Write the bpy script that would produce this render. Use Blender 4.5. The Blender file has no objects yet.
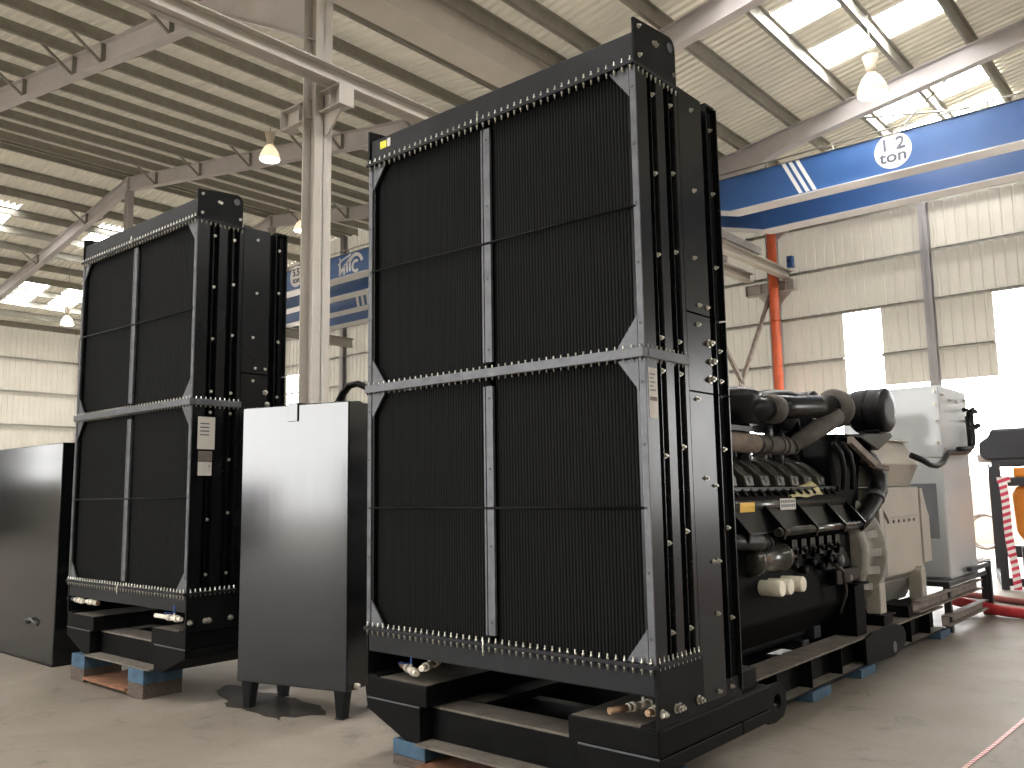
import bpy, bmesh, math, random
from mathutils import Vector, Matrix
random.seed(7)
PI = math.pi
sc = bpy.context.scene
COL = sc.collection

# ------------------------------------------------------------------ materials
def mat(name, col, rough=0.5, metal=0.0, var=0.0, scale=6.0, bump=0.0, bscale=60.0, coat=0.0, col2=None, stretch=(1, 1, 1), spec=0.5, transl=0.0):
    m = bpy.data.materials.new(name); m.use_nodes = True
    nt = m.node_tree; N = nt.nodes; Lk = nt.links
    b = N['Principled BSDF']
    b.inputs['Roughness'].default_value = rough
    b.inputs['Metallic'].default_value = metal
    b.inputs['Specular IOR Level'].default_value = spec
    b.inputs['Coat Weight'].default_value = coat
    b.inputs['Coat Roughness'].default_value = 0.08
    c = (*col, 1)
    b.inputs['Base Color'].default_value = c
    if var or col2 or bump:
        tc = N.new('ShaderNodeTexCoord'); mp = N.new('ShaderNodeMapping')
        mp.inputs['Scale'].default_value = stretch
        Lk.new(tc.outputs['Object'], mp.inputs['Vector'])
    if var or col2:
        n = N.new('ShaderNodeTexNoise'); n.inputs['Scale'].default_value = scale
        n.inputs['Detail'].default_value = 6; n.inputs['Roughness'].default_value = 0.62
        Lk.new(mp.outputs['Vector'], n.inputs['Vector'])
        r = N.new('ShaderNodeValToRGB')
        a = tuple(x * (1 - var) for x in col)
        z = col2 if col2 else tuple(min(1, x * (1 + var)) for x in col)
        r.color_ramp.elements[0].position = 0.35; r.color_ramp.elements[1].position = 0.68
        r.color_ramp.elements[0].color = (*a, 1); r.color_ramp.elements[1].color = (*z, 1)
        Lk.new(n.outputs['Fac'], r.inputs['Fac']); Lk.new(r.outputs['Color'], b.inputs['Base Color'])
        mr = N.new('ShaderNodeMapRange'); mr.inputs['To Min'].default_value = max(0.02, rough * 0.88); mr.inputs['To Max'].default_value = min(1, rough * 1.15)
        Lk.new(n.outputs['Fac'], mr.inputs['Value']); Lk.new(mr.outputs['Result'], b.inputs['Roughness'])
    if bump:
        n2 = N.new('ShaderNodeTexNoise'); n2.inputs['Scale'].default_value = bscale; n2.inputs['Detail'].default_value = 3
        Lk.new(mp.outputs['Vector'], n2.inputs['Vector'])
        bp = N.new('ShaderNodeBump'); bp.inputs['Strength'].default_value = bump; bp.inputs['Distance'].default_value = 0.01
        Lk.new(n2.outputs['Fac'], bp.inputs['Height']); Lk.new(bp.outputs['Normal'], b.inputs['Normal'])
    if transl:
        t = N.new('ShaderNodeBsdfTranslucent'); t.inputs['Color'].default_value = c
        mx = N.new('ShaderNodeMixShader'); mx.inputs['Fac'].default_value = transl
        Lk.new(b.outputs['BSDF'], mx.inputs[1]); Lk.new(t.outputs['BSDF'], mx.inputs[2])
        Lk.new(mx.outputs['Shader'], N['Material Output'].inputs['Surface'])
    return m

def emit(name, col, s):
    m = bpy.data.materials.new(name); m.use_nodes = True
    b = m.node_tree.nodes['Principled BSDF']
    b.inputs['Base Color'].default_value = (*col, 1)
    b.inputs['Emission Color'].default_value = (*col, 1)
    b.inputs['Emission Strength'].default_value = s
    return m

def stripes(name, c1, c2, scale, axis='X', rot=0.0):
    m = bpy.data.materials.new(name); m.use_nodes = True
    nt = m.node_tree; N = nt.nodes; Lk = nt.links
    tc = N.new('ShaderNodeTexCoord'); mp = N.new('ShaderNodeMapping'); mp.inputs['Rotation'].default_value = (0, rot, 0)
    w = N.new('ShaderNodeTexWave'); w.bands_direction = axis; w.wave_profile = 'SIN'
    w.inputs['Scale'].default_value = scale
    r = N.new('ShaderNodeValToRGB'); r.color_ramp.interpolation = 'CONSTANT'
    r.color_ramp.elements[0].color = (*c1, 1); r.color_ramp.elements[1].color = (*c2, 1); r.color_ramp.elements[1].position = 0.5
    Lk.new(tc.outputs['Object'], mp.inputs['Vector']); Lk.new(mp.outputs['Vector'], w.inputs['Vector'])
    Lk.new(w.outputs['Fac'], r.inputs['Fac']); Lk.new(r.outputs['Color'], N['Principled BSDF'].inputs['Base Color'])
    N['Principled BSDF'].inputs['Roughness'].default_value = 0.45
    return m

M = dict(
    black=mat('black_gloss_paint', (0.006, 0.0064, 0.007), 0.24, var=0.25, scale=3, spec=0.24),
    panel=mat('black_tank_paint', (0.005, 0.0054, 0.006), 0.13, var=0.3, scale=2.2, stretch=(5, 5, 0.3), bump=0.015, bscale=4, spec=0.56, coat=0.0),
    satin=mat('black_satin_paint', (0.007, 0.0075, 0.008), 0.34, var=0.25, scale=4, spec=0.10),
    header=mat('black_dusty_paint', (0.013, 0.014, 0.016), 0.48, var=0.3, scale=5, spec=0.22),
    core=mat('core_fin_black', (0.0045, 0.0048, 0.0046), 0.6, var=0.4, scale=9, stretch=(8, 1, 0.25), spec=0.12),
    coreback=mat('core_dark', (0.004, 0.004, 0.004), 0.8),
    steel=mat('dusty_steel', (0.105, 0.108, 0.118), 0.45, 0.3, var=0.25, scale=9),
    bolt=mat('zinc_bolt', (0.62, 0.60, 0.54), 0.32, 0.85, var=0.1),
    dust=mat('dusty_top', (0.14, 0.122, 0.10), 0.8, var=0.3, scale=7),
    dustblack=mat('skid_black', (0.0055, 0.0055, 0.0057), 0.46, var=0.4, scale=5, spec=0.07),
    beam=mat('grey_structural_paint', (0.56, 0.53, 0.53), 0.5, var=0.06, scale=2),
    gable=mat('gable_column_grey', (0.30, 0.285, 0.285), 0.5, var=0.06, scale=2),
    gutter=mat('gutter_sheet', (0.70, 0.66, 0.60), 0.5, var=0.05, scale=2),
    column=mat('cream_grey_paint', (0.45, 0.42, 0.375), 0.5, var=0.06, scale=2),
    purlin=mat('galv_purlin', (0.30, 0.29, 0.25), 0.5, 0.2, var=0.12, scale=5),
    roof=mat('roof_sheet', (0.66, 0.62, 0.52), 0.42, 0.15, var=0.06, scale=1.2, transl=0.014),
    wall=mat('wall_sheet', (0.42, 0.395, 0.335), 0.5, var=0.06, scale=1.0, transl=0.06),
    sky=emit('skylight_sheet', (1.0, 0.985, 0.965), 14.0),
    lens=emit('lamp_lens', (1.0, 0.97, 0.9), 6.0),
    lampshade=mat('lamp_reflector', (0.74, 0.66, 0.55), 0.35, 0.1, transl=0.15),
    blue=mat('crane_blue', (0.035, 0.105, 0.29), 0.35, var=0.1, scale=1.0),
    flange=mat('crane_flange_grey', (0.62, 0.62, 0.63), 0.35, var=0.08, scale=1.5),
    white=mat('white_paint', (0.82, 0.82, 0.82), 0.45),
    text=mat('grey_lettering', (0.09, 0.105, 0.14), 0.5),
    dark=mat('dark_lettering', (0.03, 0.03, 0.035), 0.5),
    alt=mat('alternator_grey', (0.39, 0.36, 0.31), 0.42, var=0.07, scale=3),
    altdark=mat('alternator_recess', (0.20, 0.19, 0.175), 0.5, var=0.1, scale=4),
    cast=mat('cast_grey', (0.24, 0.225, 0.195), 0.55, var=0.2, scale=9),
    cab=mat('cabinet_grey', (0.50, 0.52, 0.54), 0.38, var=0.03, scale=2, coat=0.4),
    vent=mat('vent_grey', (0.19, 0.20, 0.22), 0.6, var=0.1),
    rubber=mat('black_rubber', (0.008, 0.008, 0.009), 0.38, var=0.3, scale=8, spec=0.25),
    engblack=mat('engine_black', (0.003, 0.003, 0.0033), 0.24, var=0.4, scale=8, spec=0.2),
    engmatte=mat('engine_matte_black', (0.003, 0.003, 0.0032), 0.6, var=0.4, scale=8, spec=0.06),
    cover=mat('rocker_cover_black', (0.075, 0.073, 0.066), 0.2, 0.25, var=0.3, scale=8, spec=0.6),
    rocker=mat('rocker_black', (0.045, 0.043, 0.038), 0.2, 0.3, var=0.3, scale=8),
    lag=mat('exhaust_lagging', (0.19, 0.145, 0.11), 0.75, var=0.35, scale=10, bump=0.3),
    greylag=mat('grey_sleeve', (0.085, 0.076, 0.066), 0.75, var=0.3, scale=14, bump=0.3),
    filt=mat('filter_cream', (0.86, 0.81, 0.68), 0.4, var=0.08),
    rag=mat('yellow_film', (0.68, 0.60, 0.33), 0.4, var=0.2, scale=12, transl=0.2),
    yellow=mat('yellow_sticker', (0.80, 0.48, 0.03), 0.5),
    ylw2=mat('lemon_sticker', (0.75, 0.70, 0.05), 0.5),
    paper=mat('paper_label', (0.62, 0.59, 0.54), 0.6, var=0.06),
    bluewood=mat('blue_painted_timber', (0.04, 0.092, 0.15), 0.7, var=0.35, scale=8),
    wood=mat('worn_timber', (0.085, 0.064, 0.05), 0.8, var=0.4, scale=8, stretch=(1, 6, 6)),
    rust=mat('rust_board', (0.20, 0.09, 0.045), 0.8, var=0.35, scale=7),
    brass=mat('brass_pipe', (0.42, 0.27, 0.17), 0.42, 0.6, var=0.2, scale=20),
    wrap=mat('white_wrap', (0.72, 0.67, 0.58), 0.7),
    bluehandle=mat('blue_handle', (0.03, 0.09, 0.35), 0.4),
    redpipe=mat('orange_red_pipe', (0.62, 0.115, 0.04), 0.45, var=0.08),
    redhose=mat('red_hose', (0.60, 0.045, 0.055), 0.5, var=0.12),
    darkred=mat('dark_red_hose', (0.22, 0.05, 0.045), 0.6, var=0.2),
    orange=mat('orange_engine_paint', (0.75, 0.24, 0.02), 0.4, var=0.08),
    frame=mat('black_frame', (0.025, 0.025, 0.03), 0.45),
    channel=mat('dusty_channel', (0.20, 0.165, 0.14), 0.7, var=0.3, scale=8),
    tape=stripes('barrier_tape', (0.85, 0.83, 0.80), (0.62, 0.05, 0.10), 3.2, 'Z', 0.35),
    tape2=stripes('barrier_tape_floor', (0.80, 0.74, 0.70), (0.55, 0.07, 0.09), 7.0, 'Y'),
    oil=mat('oil_and_shade', (0.03, 0.026, 0.022), 0.6, var=0.4, scale=5, spec=0.15),  # oil colour that also stands in for shade under the tank
    pink=mat('pink_render', (0.62, 0.53, 0.48), 0.7, var=0.06),
)

def floor_mat():
    m = bpy.data.materials.new('concrete_floor'); m.use_nodes = True
    nt = m.node_tree; N = nt.nodes; L = nt.links; b = N['Principled BSDF']
    tc = N.new('ShaderNodeTexCoord')
    def noise(s, d, r=0.6, dist=0.0):
        n = N.new('ShaderNodeTexNoise'); n.inputs['Scale'].default_value = s; n.inputs['Detail'].default_value = d
        n.inputs['Roughness'].default_value = r; n.inputs['Distortion'].default_value = dist
        L.new(tc.outputs['Object'], n.inputs['Vector']); return n
    def ramp(f, stops):
        r = N.new('ShaderNodeValToRGB'); e = r.color_ramp.elements
        e[0].position, e[0].color = stops[0][0], (*stops[0][1], 1)
        e[1].position, e[1].color = stops[-1][0], (*stops[-1][1], 1)
        for p, c in stops[1:-1]:
            k = e.new(p); k.color = (*c, 1)
        L.new(f, r.inputs['Fac']); return r
    def mix(a, bb, mode, fac=1.0):
        x = N.new('ShaderNodeMix'); x.data_type = 'RGBA'; x.blend_type = mode; x.inputs['Factor'].default_value = fac
        L.new(a, x.inputs['A']); L.new(bb, x.inputs['B']); return x.outputs['Result']
    base = ramp(noise(0.6, 8, 0.65, 0.6).outputs['Fac'], [(0.3, (0.165, 0.140, 0.112)), (0.5, (0.205, 0.175, 0.142)), (0.72, (0.245, 0.21, 0.172))])
    spots = ramp(noise(2.6, 7, 0.7, 1.2).outputs['Fac'], [(0.30, (0.55, 0.55, 0.55)), (0.42, (0.95, 0.95, 0.95)), (0.66, (1, 1, 1)), (0.78, (1.16, 1.14, 1.1))])
    fine = ramp(noise(38, 5, 0.7).outputs['Fac'], [(0.25, (0.82, 0.82, 0.82)), (0.6, (1.04, 1.04, 1.04))])
    c = mix(base.outputs['Color'], spots.outputs['Color'], 'MULTIPLY'); c = mix(c, fine.outputs['Color'], 'MULTIPLY', 0.8)
    L.new(c, b.inputs['Base Color'])
    rr = N.new('ShaderNodeMapRange'); rr.inputs['To Min'].default_value = 0.42; rr.inputs['To Max'].default_value = 0.72
    L.new(noise(1.7, 5).outputs['Fac'], rr.inputs['Value']); L.new(rr.outputs['Result'], b.inputs['Roughness'])
    bp = N.new('ShaderNodeBump'); bp.inputs['Strength'].default_value = 0.15; bp.inputs['Distance'].default_value = 0.01
    L.new(noise(55, 4).outputs['Fac'], bp.inputs['Height']); L.new(bp.outputs['Normal'], b.inputs['Normal'])
    return m

# ------------------------------------------------------------------ mesh builder
class MB:
    def __init__(s): s.bm = bmesh.new(); s.smooth = []
    def poly(s, pts, smooth=False):
        f = s.bm.faces.new([s.bm.verts.new(p) for p in pts]); f.smooth = smooth; return f
    def box(s, x0, x1, y0, y1, z0, z1):
        if x0 > x1: x0, x1 = x1, x0
        if y0 > y1: y0, y1 = y1, y0
        if z0 > z1: z0, z1 = z1, z0
        v = [s.bm.verts.new(p) for p in ((x0,y0,z0),(x1,y0,z0),(x1,y1,z0),(x0,y1,z0),(x0,y0,z1),(x1,y0,z1),(x1,y1,z1),(x0,y1,z1))]
        for i in ((0,3,2,1),(4,5,6,7),(0,1,5,4),(1,2,6,5),(2,3,7,6),(3,0,4,7)): s.bm.faces.new([v[k] for k in i])
        return s
    def prism(s, poly, axis, a0, a1, smooth=False):
        # poly: 2d points; axis 'x': (y,z), 'y': (x,z), 'z': (x,y)
        def P(u, v, a): return {'x': (a, u, v), 'y': (u, a, v), 'z': (u, v, a)}[axis]
        A = [s.bm.verts.new(P(u, v, a0)) for u, v in poly]; B = [s.bm.verts.new(P(u, v, a1)) for u, v in poly]
        n = len(poly); fs = [s.bm.faces.new(A), s.bm.faces.new(B[::-1])]
        for i in range(n):
            f = s.bm.faces.new((A[i], B[i], B[(i+1) % n], A[(i+1) % n])); f.smooth = smooth; fs.append(f)
        return s
    def tube(s, pts, r, n=10, cap=True):
        pts = [Vector(p) for p in pts]; rs = r if isinstance(r, (list, tuple)) else [r] * len(pts)
        rings = []; up = None
        for i, p in enumerate(pts):
            d = (pts[min(i+1, len(pts)-1)] - pts[max(i-1, 0)]).normalized()
            if up is None:
                up = Vector((0, 0, 1)) if abs(d.z) < 0.9 else Vector((1, 0, 0))
            a = d.cross(up)
            if a.length < 1e-4: a = d.cross(Vector((0, 1, 0)))
            a.normalize(); b = a.cross(d).normalized(); up = b
            rings.append([s.bm.verts.new(p + (a * math.cos(2*PI*k/n) + b * math.sin(2*PI*k/n)) * rs[i]) for k in range(n)])
        for i in range(len(pts) - 1):
            for k in range(n):
                f = s.bm.faces.new((rings[i][k], rings[i][(k+1) % n], rings[i+1][(k+1) % n], rings[i+1][k])); f.smooth = True
        if cap:
            s.bm.faces.new(rings[0][::-1]); s.bm.faces.new(rings[-1])
        return s
    def bar(s, p0, p1, w, h):
        p0, p1 = Vector(p0), Vector(p1); d = (p1 - p0).normalized()
        up = Vector((0, 0, 1)) if abs(d.z) < 0.95 else Vector((0, 1, 0))
        a = d.cross(up).normalized() * w / 2; b = a.cross(d).normalized() * h / 2
        A = [s.bm.verts.new(p0 + x * a + y * b) for x, y in ((-1,-1),(1,-1),(1,1),(-1,1))]
        B = [s.bm.verts.new(p1 + x * a + y * b) for x, y in ((-1,-1),(1,-1),(1,1),(-1,1))]
        s.bm.faces.new(A[::-1]); s.bm.faces.new(B)
        for i in range(4): s.bm.faces.new((A[i], A[(i+1) % 4], B[(i+1) % 4], B[i]))
        return s
    def lathe(s, prof, origin=(0,0,0), axis='z', n=24):
        # prof: (radius, height) along axis
        o = Vector(origin); rings = []
        for r, h in prof:
            ring = []
            for k in range(n):
                c, q = math.cos(2*PI*k/n) * r, math.sin(2*PI*k/n) * r
                ring.append(s.bm.verts.new(o + Vector({'z': (c, q, h), 'x': (h, c, q), 'y': (c, h, q)}[axis])))
            rings.append(ring)
        for i in range(len(rings) - 1):
            for k in range(n):
                f = s.bm.faces.new((rings[i][k], rings[i][(k+1) % n], rings[i+1][(k+1) % n], rings[i+1][k])); f.smooth = True
        s.bm.faces.new(rings[0][::-1]); s.bm.faces.new(rings[-1])
        return s
    def build(s, name, m, parent=None, bevel=0.0, kind=None, label=None):
        bmesh.ops.recalc_face_normals(s.bm, faces=s.bm.faces)
        me = bpy.data.meshes.new(name); s.bm.to_mesh(me); s.bm.free()
        me.materials.append(m)
        o = bpy.data.objects.new(name, me); COL.objects.link(o)
        if parent: o.parent = parent
        if bevel:
            b = o.modifiers.new('edge', 'BEVEL'); b.width = bevel; b.segments = 2; b.limit_method = 'ANGLE'
        if kind: o['kind'] = kind
        if label: o['label'] = label
        return o

def box(x0, x1, y0, y1, z0, z1): return MB().box(x0, x1, y0, y1, z0, z1)
def thing(name, label, cat, loc=(0, 0, 0), rz=0.0, group=None):
    o = bpy.data.objects.new(name, None); COL.objects.link(o); o.empty_display_size = 0.2
    o.location = loc; o.rotation_euler = (0, 0, rz); o['label'] = label; o['category'] = cat
    if group: o['group'] = group
    return o
def tag(o, label, cat, group=None, kind=None):
    o['label'] = label; o['category'] = cat
    if group: o['group'] = group
    if kind: o['kind'] = kind
    return o
def copy_tree(o, parent=None):
    c = o.copy(); COL.objects.link(c)
    if parent: c.parent = parent
    for ch in list(o.children): copy_tree(ch, c)
    return c
def inst(src, name, parent, loc, rot=(0, 0, 0)):
    o = bpy.data.objects.new(name, src); COL.objects.link(o); o.parent = parent; o.location = loc; o.rotation_euler = rot
    return o
def text(body, name, m, parent, loc, size, rot=(PI/2, 0, 0), shear=0.0, ext=0.004, bold=0.0, xs=1.0):
    cu = bpy.data.curves.new(name, 'FONT'); cu.body = body; cu.size = size; cu.align_x = 'CENTER'; cu.align_y = 'CENTER'
    cu.extrude = ext; cu.shear = shear; cu.offset = bold
    cu.materials.append(m)
    tmp = bpy.data.objects.new(name + '_outline', cu); COL.objects.link(tmp)
    dg = bpy.context.evaluated_depsgraph_get(); me = bpy.data.meshes.new_from_object(tmp.evaluated_get(dg))
    bpy.data.objects.remove(tmp); bpy.data.curves.remove(cu); me.name = name
    o = bpy.data.objects.new(name, me); COL.objects.link(o); o.parent = parent
    o.location = loc; o.rotation_euler = rot; o.scale = (xs, 1, 1)
    return o
def S(mb, name, m, bevel=0.0, parent=None): return mb.build(name, m, parent, bevel, kind=None if parent else 'structure')
def arc(c, r, a0, a1, n): return [(c[0] + r * math.cos(a0 + (a1 - a0) * i / n), c[1] + r * math.sin(a0 + (a1 - a0) * i / n)) for i in range(n + 1)]

# ------------------------------------------------------------------ camera
F_PX, PITCH, ROLL, YAW = 858.98, 0.12576, 0.015625, -0.7120
cam_d = bpy.data.cameras.new('camera'); cam = bpy.data.objects.new('camera', cam_d); COL.objects.link(cam)
cam_d.sensor_width = 36.0; cam_d.lens = F_PX / 1024 * 36.0; cam_d.clip_end = 500
cy, sy = math.cos(YAW), math.sin(YAW)
RW = Matrix(((cy, sy, 0), (-sy, cy, 0), (0, 0, 1)))
Fv = RW @ Vector((0, math.cos(PITCH), math.sin(PITCH)))
R0 = Vector((1, 0, 0)); D0 = Vector((0, math.sin(PITCH), -math.cos(PITCH)))
cr, sr = math.cos(ROLL), math.sin(ROLL)
Rv = RW @ (cr * R0 + sr * D0); Dv = RW @ (-sr * R0 + cr * D0)
mw = Matrix((( Rv.x, -Dv.x, -Fv.x, 0), (Rv.y, -Dv.y, -Fv.y, 0), (Rv.z, -Dv.z, -Fv.z, 1.6), (0, 0, 0, 1)))
cam.matrix_world = mw
sc.camera = cam

# ------------------------------------------------------------------ building
XV, XR, XL, XRR, XE = -9.68, -28.65, -46.0, 9.3, 28.0     # valley columns, left ridge, left wall, right ridge, right wall
YF, YG = -14.0, 22.6                                       # front and gable wall
SL, ZV = 0.16, 9.87                                        # roof slope, sheet height over the valley columns
FR = [1.1, 7.1, 13.1, 18.8]
def zroof(x):
    if x >= XRR: return ZV + SL * (XRR - XV) - SL * (x - XRR)
    if x >= XV: return ZV + SL * (x - XV)
    if x >= XR: return ZV + SL * (XV - x)
    return ZV + SL * (XV - XR) - SL * (XR - x)

fl = box(-90, 70, -60, 90, -0.2, 0); S(fl, 'floor', floor_mat())

PURL_R = [-8.75 + 1.275 * k for k in range(0, 14)]
PURL_L1 = [XV - 1.55 - 1.4 * k for k in range(0, 13)]
PURL_L2 = [XR - 0.3 - 1.48 * k for k in range(1, 12)]
PURL_RR = [XRR + 1.0 + 1.4 * k for k in range(0, 13)]
sky_R = [(-6.2, -3.65, y, y + 0.92) for y in (-11.5, -7.7, -5.8, -2.0, -0.1, 3.3, 5.2, 9.0, 10.9, 14.68, 16.57, 20.35, 22.2 - 0.2)]
sky_L2 = [(-35.5, -33.15, y, y + 0.95) for y in (-9, -5, -1.2, 2.6, 6.4, 10.2, 14.15, 17.9)] + \
         [(-42.6, -39.75, y, y + 0.98) for y in (-9, -5, -1.2, 2.6, 6.4, 10.2, 13.9, 15.75, 17.6, 21)]
fill_sky_L1 = [(xa, xa + 2.7, y, y + 0.92) for xa in (-25.5, -16.6) for y in (-12.5, -10.6, -8.7, -6.8, -4.9, -3.0, -1.1)]  # unseen glowing roof sheets added to brighten the hall near the camera
sky_RR = [(13, 15.5, y, y + 0.92) for y in (-11, -9, -7, -5, -3, -1, 1, 3, 5, 7, 9, 11, 13, 15, 17, 20)]

def roof_slope(name, x0, x1, skies):
    mb = MB(); P = 0.2
    xs = sorted({x0, x1, *[a for k in skies for a in k[:2]]})
    prof = [(0, 0), (0.11, 0), (0.13, 0.05), (0.175, 0.05)]
    ys = []
    y = YF
    while y < YG - 1e-6:
        for dy, dz in prof: ys.append((y + dy, dz))
        y += P
    ys.append((YG + 0.02, 0))
    rows = [[mb.bm.verts.new((x, yy, zroof(x) + dz)) for yy, dz in ys] for x in xs]
    for i in range(len(xs) - 1):
        xm = (xs[i] + xs[i+1]) / 2
        for k in range(len(ys) - 1):
            ym = (ys[k][0] + ys[k+1][0]) / 2
            if any(a[0] < xm < a[1] and a[2] < ym < a[3] for a in skies): continue
            mb.bm.faces.new((rows[i][k], rows[i][k+1], rows[i+1][k+1], rows[i+1][k]))
    S(mb, name, M['roof'])
roof_slope('ceiling_right', XV, XRR, sky_R)
roof_slope('ceiling_middle', XR, XV, fill_sky_L1)
roof_slope('ceiling_left', XL, XR, sky_L2)
roof_slope('ceiling_outer', XRR, XE, sky_RR)
nw = 0
for (a, b, c, d) in sky_R + sky_L2 + fill_sky_L1 + sky_RR:
    nw += 1; mb = MB()
    n = 5; prev = None
    for k in range(n):   # corrugated translucent sheet closing the gap in the roof
        y0 = c - 0.03 + (d - c + 0.06) * k / n; w = (d - c + 0.06) / n
        for u0, u1, h0, h1 in ((0, 0.6, 0, 0), (0.6, 0.7, 0, 0.04), (0.7, 0.9, 0.04, 0.04), (0.9, 1, 0.04, 0)):
            mb.poly([(a - .02, y0 + w*u0, zroof(a) + h0 + .004), (a - .02, y0 + w*u1, zroof(a) + h1 + .004), (b + .02, y0 + w*u1, zroof(b) + h1 + .004), (b + .02, y0 + w*u0, zroof(b) + h0 + .004)])
    S(mb, f'window_{nw}', M['sky'])  # numbering covers the roof lights and the unseen added fill sheets

# purlins (Z sections) under the sheets, one per line
def purlin(x, side, z_off=0.0):
    z = zroof(x) - 0.005; mb = MB()
    mb.box(x - 0.012, x + 0.012, YF, YG, z - 0.27, z)
    mb.box(x, x + 0.075 * side, YF, YG, z - 0.012, z); mb.box(x, x - 0.075 * side, YF, YG, z - 0.27, z - 0.255)
    S(mb, 'roof_purlin_beam', M['purlin'])
for x in [XV + 0.24] + PURL_R: purlin(x, 1)
for x in PURL_L1: purlin(x, -1)
for x in PURL_L2: purlin(x, 1)
for x in PURL_RR: purlin(x, -1)
for x in (XR - 0.25, XR + 0.25): purlin(x, 1)

# rafters: tapered I beams with end plates, stiffeners and fly braces
def rafter(y, x0, x1, d0=0.46, d1=0.46, haunch=None, braces=()):
    mb = MB()
    def top(x): return zroof(x) - 0.275
    pts = [(x0, top(x0)), (x1, top(x1)), (x1, top(x1) - d1)]
    if haunch:
        hx, hd = haunch; pts += [(hx, top(hx) - d0)]; pts += [(x0, top(x0) - hd)]
        low = [(x0, top(x0) - hd), (hx, top(hx) - d0), (x1, top(x1) - d1)]
    else:
        pts += [(x0, top(x0) - d0)]; low = [(x0, top(x0) - d0), (x1, top(x1) - d1)]
    mb.prism(pts, 'y', y - 0.006, y + 0.006)
    def flange(line, t):
        for (xa, za), (xb, zb) in zip(line, line[1:]):
            mb.prism([(xa, za), (xb, zb), (xb, zb + t), (xa, za + t)], 'y', y - 0.11, y + 0.11)
    flange([(x0, top(x0) - 0.014), (x1, top(x1) - 0.014)], 0.014); flange(low, 0.014)
    o = S(mb, 'rafter_beam', M['beam'])
    for bx in braces:
        zt = top(bx)
        S(MB().box(bx - 0.006, bx + 0.006, y - 0.1, y + 0.1, zt - d0 + 0.01, zt - 0.01), 'stiffener', M['purlin'], parent=o)
        b = MB(); b.bar((bx - 0.05, y - 0.06, zt - d0 + 0.05), (bx - 0.05, y - 0.75, zt + 0.08), 0.05, 0.05)
        b.bar((bx - 0.05, y + 0.06, zt - d0 + 0.05), (bx - 0.05, y + 0.75, zt + 0.08), 0.05, 0.05)
        S(b, 'fly_brace', M['purlin'], parent=o)
    S(MB().box(x1 - 0.014, x1 + 0.014, y - 0.11, y + 0.11, top(x1) - d1 - 0.08, top(x1) + 0.02), 'end_plate', M['beam'], parent=o)
    return o
for y in FR:
    rafter(y, XV, XR + 0.014, haunch=(XV - 2.7, 1.5), braces=[PURL_L1[k] for k in (2, 4, 5, 7, 9, 11)])
    rafter(y, XL, XR - 0.014, haunch=(XL + 2.5, 0.7), braces=[PURL_L2[k] for k in (1, 4, 7)])
    rafter(y, XV, XRR, haunch=(XV + 2.0, 0.85), braces=[PURL_R[k] for k in (8, 11)])
    rafter(y, XE, XRR + 0.03, haunch=(XE - 2.5, 0.7))

# columns, brackets
def hcol(x, y, z1, h=0.27, b=0.25, m='column', web='x', z0=0.0):
    mb = MB(); t = 0.016
    if web == 'x':
        mb.box(x - h/2, x - h/2 + t, y - b/2, y + b/2, z0, z1); mb.box(x + h/2 - t, x + h/2, y - b/2, y + b/2, z0, z1)
        mb.box(x - h/2, x + h/2, y - 0.006, y + 0.006, z0, z1)
    else:
        mb.box(x - b/2, x + b/2, y - h/2, y - h/2 + t, z0, z1); mb.box(x - b/2, x + b/2, y + h/2 - t, y + h/2, z0, z1)
        mb.box(x - 0.006, x + 0.006, y - h/2, y + h/2, z0, z1)
    mb.box(x - h/2 - .06, x + h/2 + .06, y - b/2 - .06, y + b/2 + .06, z0, z0 + 0.02)
    return S(mb, 'steel_column', M[m])
ZB = 7.26    # bracket top / runway underside
def bracket(col, x, y, right=True, left=True):
    mb = MB()
    for s_, on in ((1, right), (-1, left)):
        if not on: continue
        e = x + (0.60 if s_ > 0 else -0.78)
        a = x + s_ * 0.13
        mb.box(a, e, y - 0.11, y + 0.11, ZB - 0.014, ZB); mb.box(a, e, y - 0.11, y + 0.11, ZB - 0.30, ZB - 0.285)
        mb.box(a, e, y - 0.006, y + 0.006, ZB - 0.3, ZB); mb.box(e, e + s_ * 0.014, y - 0.125, y + 0.125, ZB - 0.31, ZB + 0.01)
        mb.prism([(a, ZB - 0.3), (x + s_ * 0.52, ZB - 0.3), (x + s_ * 0.2, ZB - 0.62), (a, ZB - 0.62)], 'y', y - 0.02, y + 0.02)
        mb.box(x + s_*0.36, x + s_*0.37, y - 0.1, y + 0.1, ZB - 0.29, ZB - 0.01)
    S(mb, 'bracket', M['column'], parent=col)
for y in FR:
    c = hcol(XV - 0.03, y - 0.02, zroof(XV) - 0.24, h=0.30, b=0.285); bracket(c, XV, y, left=(y < 10)) if y < 18 else None
    hcol(XR, y, zroof(XR) - 0.75, b=0.22, h=0.24, m='beam') if y > 10 else None
    hcol(XL + 0.2, y, zroof(XL) - 0.3, m='beam'); hcol(XE - 0.2, y, zroof(XE) - 0.3, m='beam')
cg = hcol(XV, YG - 0.22, zroof(XV) - 0.3, m='gable', b=0.22); bracket(cg, XV, YG - 0.22, True, True)

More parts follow.
